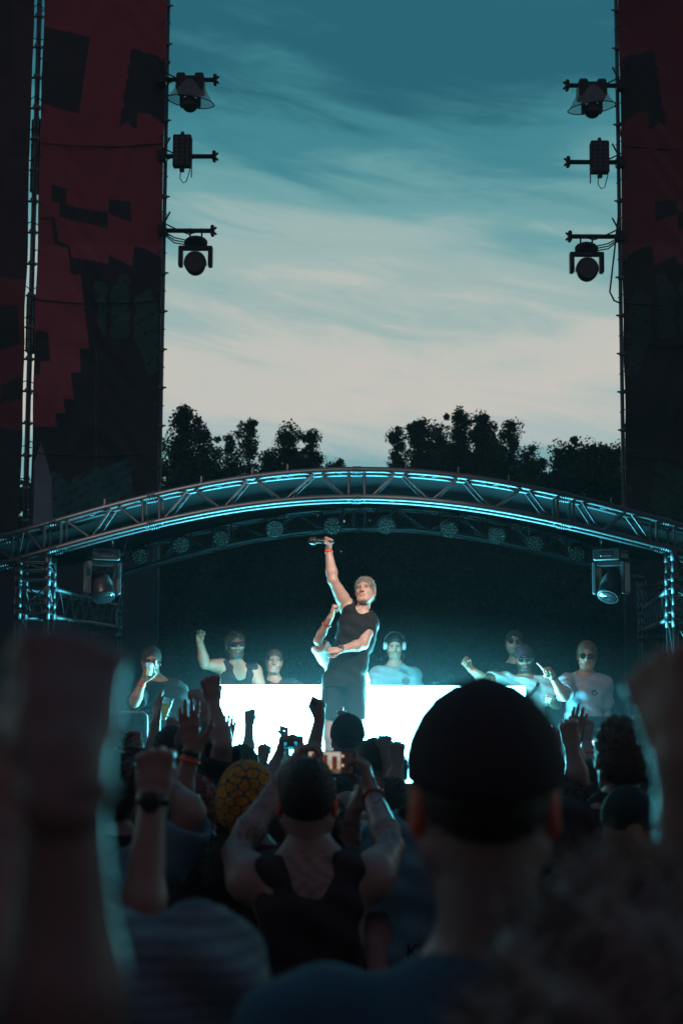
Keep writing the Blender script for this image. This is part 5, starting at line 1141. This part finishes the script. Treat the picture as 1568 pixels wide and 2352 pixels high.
person('person in dark knitted beanie rimmed with teal light before the booth', 7.3, (555, 1770), yaw=0, k=.96, top=('tee', (.02, .03, .035)), hat=('beanie', (.02, .035, .04)), hair=('buzz', DKH), skin='crowd')
person('man in dark backward cap with glowing red ears in front of the singer', 7.6, (798, 1703), yaw=0, k=1.02, top=('tee', (.02, .025, .03)), hat=('cap_back', (.02, .03, .035)), hair=('buzz', DKH), skin='crowd', ear_glow_tint=True, neck=(798, 1775))
person('person behind the filming phone with a loosely closed hand stretched up', 6.5, (700, 1860), yaw=0, k=.95, top=('tee', (.02, .02, .02)), skin='crowd', hair=('short', DKH), sr=arm((712, 1762, 6.5), (733, 1655, 6.5), 'half', n=(-1, .3, 0), d=(.12, 0, 1), thumb=1, sh=(722, 1850, 6.5)))
person('person with small distant fist raised against the white booth, left half', 8.6, (556, 1790), yaw=0, k=.85, top=('tee', (.02, .02, .02)), skin='crowd', hair=('short', DKH), sr=arm((570, 1735, 8.6), (572, 1662, 8.6), 'fist', n=(0, 1, 0), d=(.05, 0, 1), sh=(575, 1815, 8.6)))
person('person with tiny crooked fist just showing before the booth, near its centre', 8.8, (640, 1815), yaw=0, k=.85, top=('tee', (.02, .02, .02)), skin='crowd', hair=('short', DKH), sr=arm((653, 1768, 8.8), (655, 1702, 8.8), 'fist', n=(-1, 0, 0), d=(.1, 0, 1), thumb=1, sh=(655, 1830, 8.8)))
person('person filming with a phone glowing cyan in front of the booth', 6.6, (655, 1860), yaw=0, k=.92, top=('tee', (.02, .02, .02)), skin='crowd', hair=('short', DKH), sl=arm((606, 1810, 6.6), (640, 1735, 6.7), 'half', n=(1, .1, 0), d=(.2, 0, 1), thumb=1, sh=(620, 1880, 6.6)), sr=arm((716, 1815, 6.6), (692, 1735, 6.7), 'half', n=(-1, .1, 0), d=(-.1, 0, 1), sh=(700, 1880, 6.6)))
ph2 = empty('smartphone'); tag(ph2, 'small phone with cyan glowing screen held up left of the black phone', 'phone')
M_CY = mat('cyan_screen', (.1, .4, .5), .3, emit=(.02, .45, .62, .8)); c = P(668, 1707, 6.72); G().box(c, (.115, .009, .062), bev=.008).build('body', M_BLACK, ph2); G().box(c - [0, .006, 0], (.1, .003, .052), bev=.005).build('screen', M_CY, ph2)
person('person with knuckles of a raised fist showing above the backward cap', 8.4, (815, 1830), yaw=0, k=.9, top=('tee', (.02, .02, .02)), skin=(.24, .165, .145), hair=('short', DKH), sl=arm((782, 1745, 8.4), (787, 1668, 8.4), 'fist', n=(0, 1, 0), d=(.02, 0, 1), thumb=1, sh=(795, 1815, 8.4)))
person('person in black tee with a strong raised arm at the left edge of the booth', 6.2, (452, 1830), yaw=0, k=1.0, top=('tee', (.014, .018, .02)), skin='crowd', hair=('short', DKH), build=1.05, sr=arm((512, 1712, 6.1), (488, 1610, 6.2), 'fist', n=(-.2, 1, 0), d=(-.12, 0, 1), thumb=-1, sh=(497, 1800, 6.2), hk=1.12))
person('person with thin raised arm and curled hand left of the strong arm', 7.0, (440, 1800), yaw=0, k=.9, top=('tee', (.014, .018, .02)), skin='crowd', hair=('short', DKH), sr=arm((475, 1715, 7), (466, 1622, 7), 'half', n=(-.9, .5, 0), d=(-.45, 0, .9), thumb=-1, sh=(480, 1800, 7)), bands=((1, .15, M_BAND, .004, 'bracelet'),))
person('person lifting a plastic cup with thumb and finger spread on the left', 7.6, (318, 1810), yaw=0, k=.98, top=('tee', (.014, .014, .02)), skin='crowd', hair=('short', DKH), sr=arm((345, 1755, 7.6), (357, 1662, 7.6), 'open', n=(.75, .5, 0), d=(.15, 0, 1), thumb=1, fan=-.3, sh=(345, 1830, 7.6)))
cup(P(374, 1628, 7.66), (.28, 0, 1), 'clear cup of amber beer lit from behind in a raised left hand', .115, .030, .042, .72)
person('woman with loose shoulder length hair behind the huge blurred fist', 5.2, (262, 1762), yaw=.5, k=.95, top=('tee', (.02, .02, .025)), skin='crowd', hair=('long', (.08, .05, .035)))
person('person with dark hair and a thin headband, head low on the left', 6.8, (395, 1728), yaw=.1, k=.9, top=('tee', (.02, .02, .02)), skin='crowd', hair=('short', DKH), hat=('headband', (.08, .1, .1)))
person('person in profile with grey cap looking right beside the raised arms', 6.4, (455, 1722), yaw=1.1, k=.9, top=('tee', (.02, .02, .02)), skin=(.24, .165, .145), hat=('cap', (.1, .1, .1)), hair=('short', (.10, .03, .02)))
person('person at the left edge with reddish hair beside an orange wristband', 6.8, (62, 1722), yaw=.4, k=.95, top=('tee', (.02, .02, .02)), skin=(.24, .165, .145), hair=('short', (.12, .02, .015)))
person('person at the far left edge with arm up and orange wristband', 5.9, (-35, 1790), yaw=0, k=.95, top=('tee', (.02, .02, .02)), skin=(.24, .165, .145), hair=('short', DKH), sr=arm((30, 1790, 5.9), (12, 1712, 5.9), 'grip', n=(0, 1, 0), d=(-.2, 0, 1), sh=(15, 1860, 5.9)), bands=((1, .06, M_BAND, .012, 'wristband'),))
gs = empty('light_stick'); tag(gs, 'thin cyan light stick held up at the far left edge', 'light stick'); G().path([P(19, 1700, 5.9), P(-2, 1622, 5.9)], .006, 8).build('tube', mat('cyan_glow', (.1, .5, .6), emit=(.05, .6, .75, .9)), gs, True)
# right of the filming man
person('bald headed person in a white strapped top beyond the phone', 7.0, (862, 1752), yaw=.5, k=.95, top=('tank', (.5, .52, .5)), skin=(.24, .165, .145), hair=('buzz', (.03, .02, .02)), neck=(868, 1825), sr=arm((905, 1795, 6.9), (887, 1735, 6.9), 'fist', n=(-.4, 1, 0), d=(-.1, 0, 1), sh=(893, 1848, 7)))
def kra(i):
    t_ = bpy.data.curves.new('lettering', 'FONT'); t_.body = 'KRA'; t_.size = .06; t_.extrude = .0008; t_.offset = .002; t_.align_x = 'LEFT'; o_ = bpy.data.objects.new('lettering', t_); me = bpy.data.meshes.new_from_object(o_); bpy.data.objects.remove(o_); o = bpy.data.objects.new('lettering', me); COL.objects.link(o); o.parent = i['root']; me.materials.clear(); me.materials.append(M_BLACK)
    p = P(932, 2202, 4.58); o.location = p; o.rotation_euler = (PI / 2, 0, 0)
person('person in loose blue tee with dark back lettering beside the filming man', 4.75, (1000, 1765), yaw=0, k=1.02, top=('jersey', (.13, .30, .38)), neck=(985, 1900), hips=(955, 2330), skin='crowd', hair=('short', DKH), extra=kra, build=1.08, sl=arm((868, 2130, 4.75), (868, 2280, 4.6), 'relaxed', n=(1, 0, 0), thumb=1, sh=(885, 1955, 4.75)))
person('person hidden behind the filming man whose tattooed forearm holds a cup', 4.9, (735, 1905), yaw=0, k=.95, top=('tee', (.034, .030, .036)), skin=(.24, .165, .145), hair=('short', DKH), tattoo=True, sr=arm((792, 1995, 4.75), (812, 1862, 4.7), 'grip', n=(1, .2, 0), d=(.3, 0, 1), thumb=-1, sh=(775, 2030, 4.9)))
cup(P(834, 1915, 5.6), (.1, 0, 1), 'empty clear plastic cup held low right of the filming man', .09, .024, .03, 0)
# right side
person('man with short greying hair in black tee, back of head on the right', 4.7, (1425, 1742), yaw=-.05, k=1.02, top=('tee', (.034, .030, .036)), skin=(.24, .165, .145), hair=('short', (.06, .05, .045)), neck=(1430, 1862), hb=.008, hh=.0045, build=1.05)
def hoop(i): G().torus(i['H'](-.084, -.02, -.055), i['hf'], .016, .002, 16, 5).build('hoop_earring', M_STEEL, i['root'])
person('woman in dark cap with blond ponytail and hoop earring at the right', 4.0, (1443, 1905), yaw=0, k=.84, top=('tee', (.034, .030, .036)), skin='crowd', hat=('cap_back', (.014, .03, .03)), hair=('tail', (.30, .2, .1)), extra=hoop, neck=(1443, 2012))
person('person with raised fist wearing a bright watch, right of the big cap', 7.2, (1400, 1830), yaw=0, k=.95, top=('tee', (.034, .030, .036)), skin='crowd', hair=('short', DKH), sl=arm((1353, 1772, 7.1), (1346, 1694, 7.2), 'fist', n=(.2, 1, 0), d=(.08, 0, 1), thumb=1, sh=(1376, 1818, 7.2)), bands=((0, .02, M_STEEL, .01, 'watch'), (0, .55, M_BAND, .004, 'bracelet')))
person('person with blurred loosely curled hand beside the big dark cap', 5.4, (1300, 1868), yaw=.1, k=.92, top=('tee', (.034, .030, .036)), skin=(.24, .165, .145), hair=('long', (.05, .035, .025)), sr=arm((1330, 1800, 5.4), (1312, 1712, 5.4), 'half', n=(.2, 1, 0), d=(-.15, 0, 1), thumb=-1, fan=.3, sh=(1335, 1860, 5.4)))
person('person with small fist beside the greying head, far right of stage', 7.6, (1470, 1800), yaw=0, k=.9, top=('tee', (.034, .030, .036)), skin=(.24, .165, .145), hair=('short', DKH), sl=arm((1462, 1745, 7.6), (1452, 1690, 7.6), 'fist', n=(0, 1, 0), d=(0, 0, 1), thumb=1, sh=(1465, 1810, 7.6)))
person('person with curly blond hair near the right edge', 5.8, (1518, 1772), yaw=-.3, k=.95, top=('tee', (.034, .030, .036)), skin=(.24, .165, .145), hair=('curly', (.28, .19, .09)))
person('person at the right edge with raised curled hand and dark bracelet', 5.0, (1590, 1830), yaw=-.1, k=1.0, top=('tee', (.034, .030, .036)), skin=(.24, .165, .145), hair=('short', DKH), sl=arm((1548, 1830, 5), (1512, 1728, 5), 'half', n=(-.7, .8, 0), d=(-.3, 0, 1), thumb=1, sh=(1555, 1895, 5)), bands=((0, .05, M_BLACK, .008, 'bracelet'),))
person('near person at the right edge with large dark blurred fist', 1.25, (1960, 1900), yaw=-.1, k=1.0, top=('tee', (.03, .03, .035)), skin=(.2, .12, .1), hair=('short', DKH), sl=arm((1640, 2230, 1.2), (1578, 1750, 1.2), 'fist', n=(.9, .7, 0), d=(-.2, .35, 1), thumb=-1, sh=(1760, 2450, 1.22), hk=1.0), hb=.01)
# people filling the rows further back, mostly hidden
rf = random.Random(11)
fill = [(900, 1778, 7.4, 'dark head beside the small fist left of the big cap'), (1338, 1800, 6.9, 'dark haired head under the raised watch wearing wrist'), (1500, 1812, 5.2, 'dark head under the curly blond hair at the right'), (1290, 1790, 7.8, 'small dark head peeping past the big cap'),
        (1540, 1740, 7.2, 'small dark head at the right edge below the near fist'), (300, 1745, 7.6, 'small dark head under the raised cup'), (430, 1760, 7.2, 'small dark head between the cap in profile and the headband'), (515, 1800, 6.4, 'dark head right behind the red haired woman'), (625, 1860, 6.2, 'dark head between bandana and tattooed forearm'), (350, 1870, 5.0, 'dark head behind the raised watch arm'),
        (165, 1790, 6.2, 'short dark haired person between the red haired head and the huge fist'), (335, 1800, 5.9, 'dark head low behind the watch wearing fist'), (640, 1930, 5.6, 'dark head low between yellow bandana and the filming man'),
        (1250, 1850, 6.0, 'dark head almost hidden by the big cap on its right side'), (1345, 1850, 6.0, 'dark haired person below the bright watch'), (1545, 1880, 4.2, 'dark shoulders at the right edge behind the cap woman'), (900, 1860, 5.8, 'bare shouldered person beside the blue tee'), (1385, 1800, 6.6, 'person with dark hair just left of the greying head')]
EX = [(398, 1728, 7.3, 392, 1690, 'fist', 'person with small fist between the cup hand and the open hand'), (1402, 1770, 6.4, 1396, 1728, 'half', 'person with curled hand before the dark monitor panel'), (1496, 1772, 6.0, 1488, 1730, 'fist', 'person with fist raised before the curly blond head'), (1268, 1790, 6.6, 1276, 1745, 'open', 'person with hand half hidden by the big cap on its right side'),
      (598, 1790, 7.6, 603, 1752, 'half', 'person with low curled hand between the beanie and the glowing phone'), (1322, 1752, 6.0, 1318, 1712, 'open', 'person with spread hand up between the cap and the monitor'), (1480, 1730, 6.6, 1478, 1690, 'half', 'person with curled hand up just right of the greying head'), (1392, 1790, 7.9, 1386, 1742, 'fist', 'person with tiny fist left of the greying head'),
      (318, 1772, 6.6, 312, 1722, 'fist', 'person with low fist beside the loose haired woman'), (523, 1745, 7.8, 520, 1712, 'open', 'person with fingertips up beside the dark beanie'), (905, 1800, 6.6, 912, 1752, 'half', 'person with curled hand up against the big cap')]
for ex, ey, Y, wx, wy, hp, lb in EX:
    person(lb, Y, (ex + 38, ey + 62), yaw=rf.uniform(-.2, .2), k=.9, top=('tee', (.034, .03, .036)), skin=(.24, .165, .145), hair=('short', DKH), hb=.010, sl=arm((ex, ey, Y), (wx, wy, Y), hp, n=(rf.uniform(-.5, .5), 1, 0), d=(rf.uniform(-.2, .2), 0, 1), thumb=1, fan=.3, sh=(ex + 12, ey + 55, Y)))
for x, y, Y, lb in fill: person(lb, Y, (x, y), yaw=rf.uniform(-.2, .2), k=.92, top=('tee', (.034, .030, .036)), skin=(.24, .165, .145), hair=('short', DKH), hb=.011)
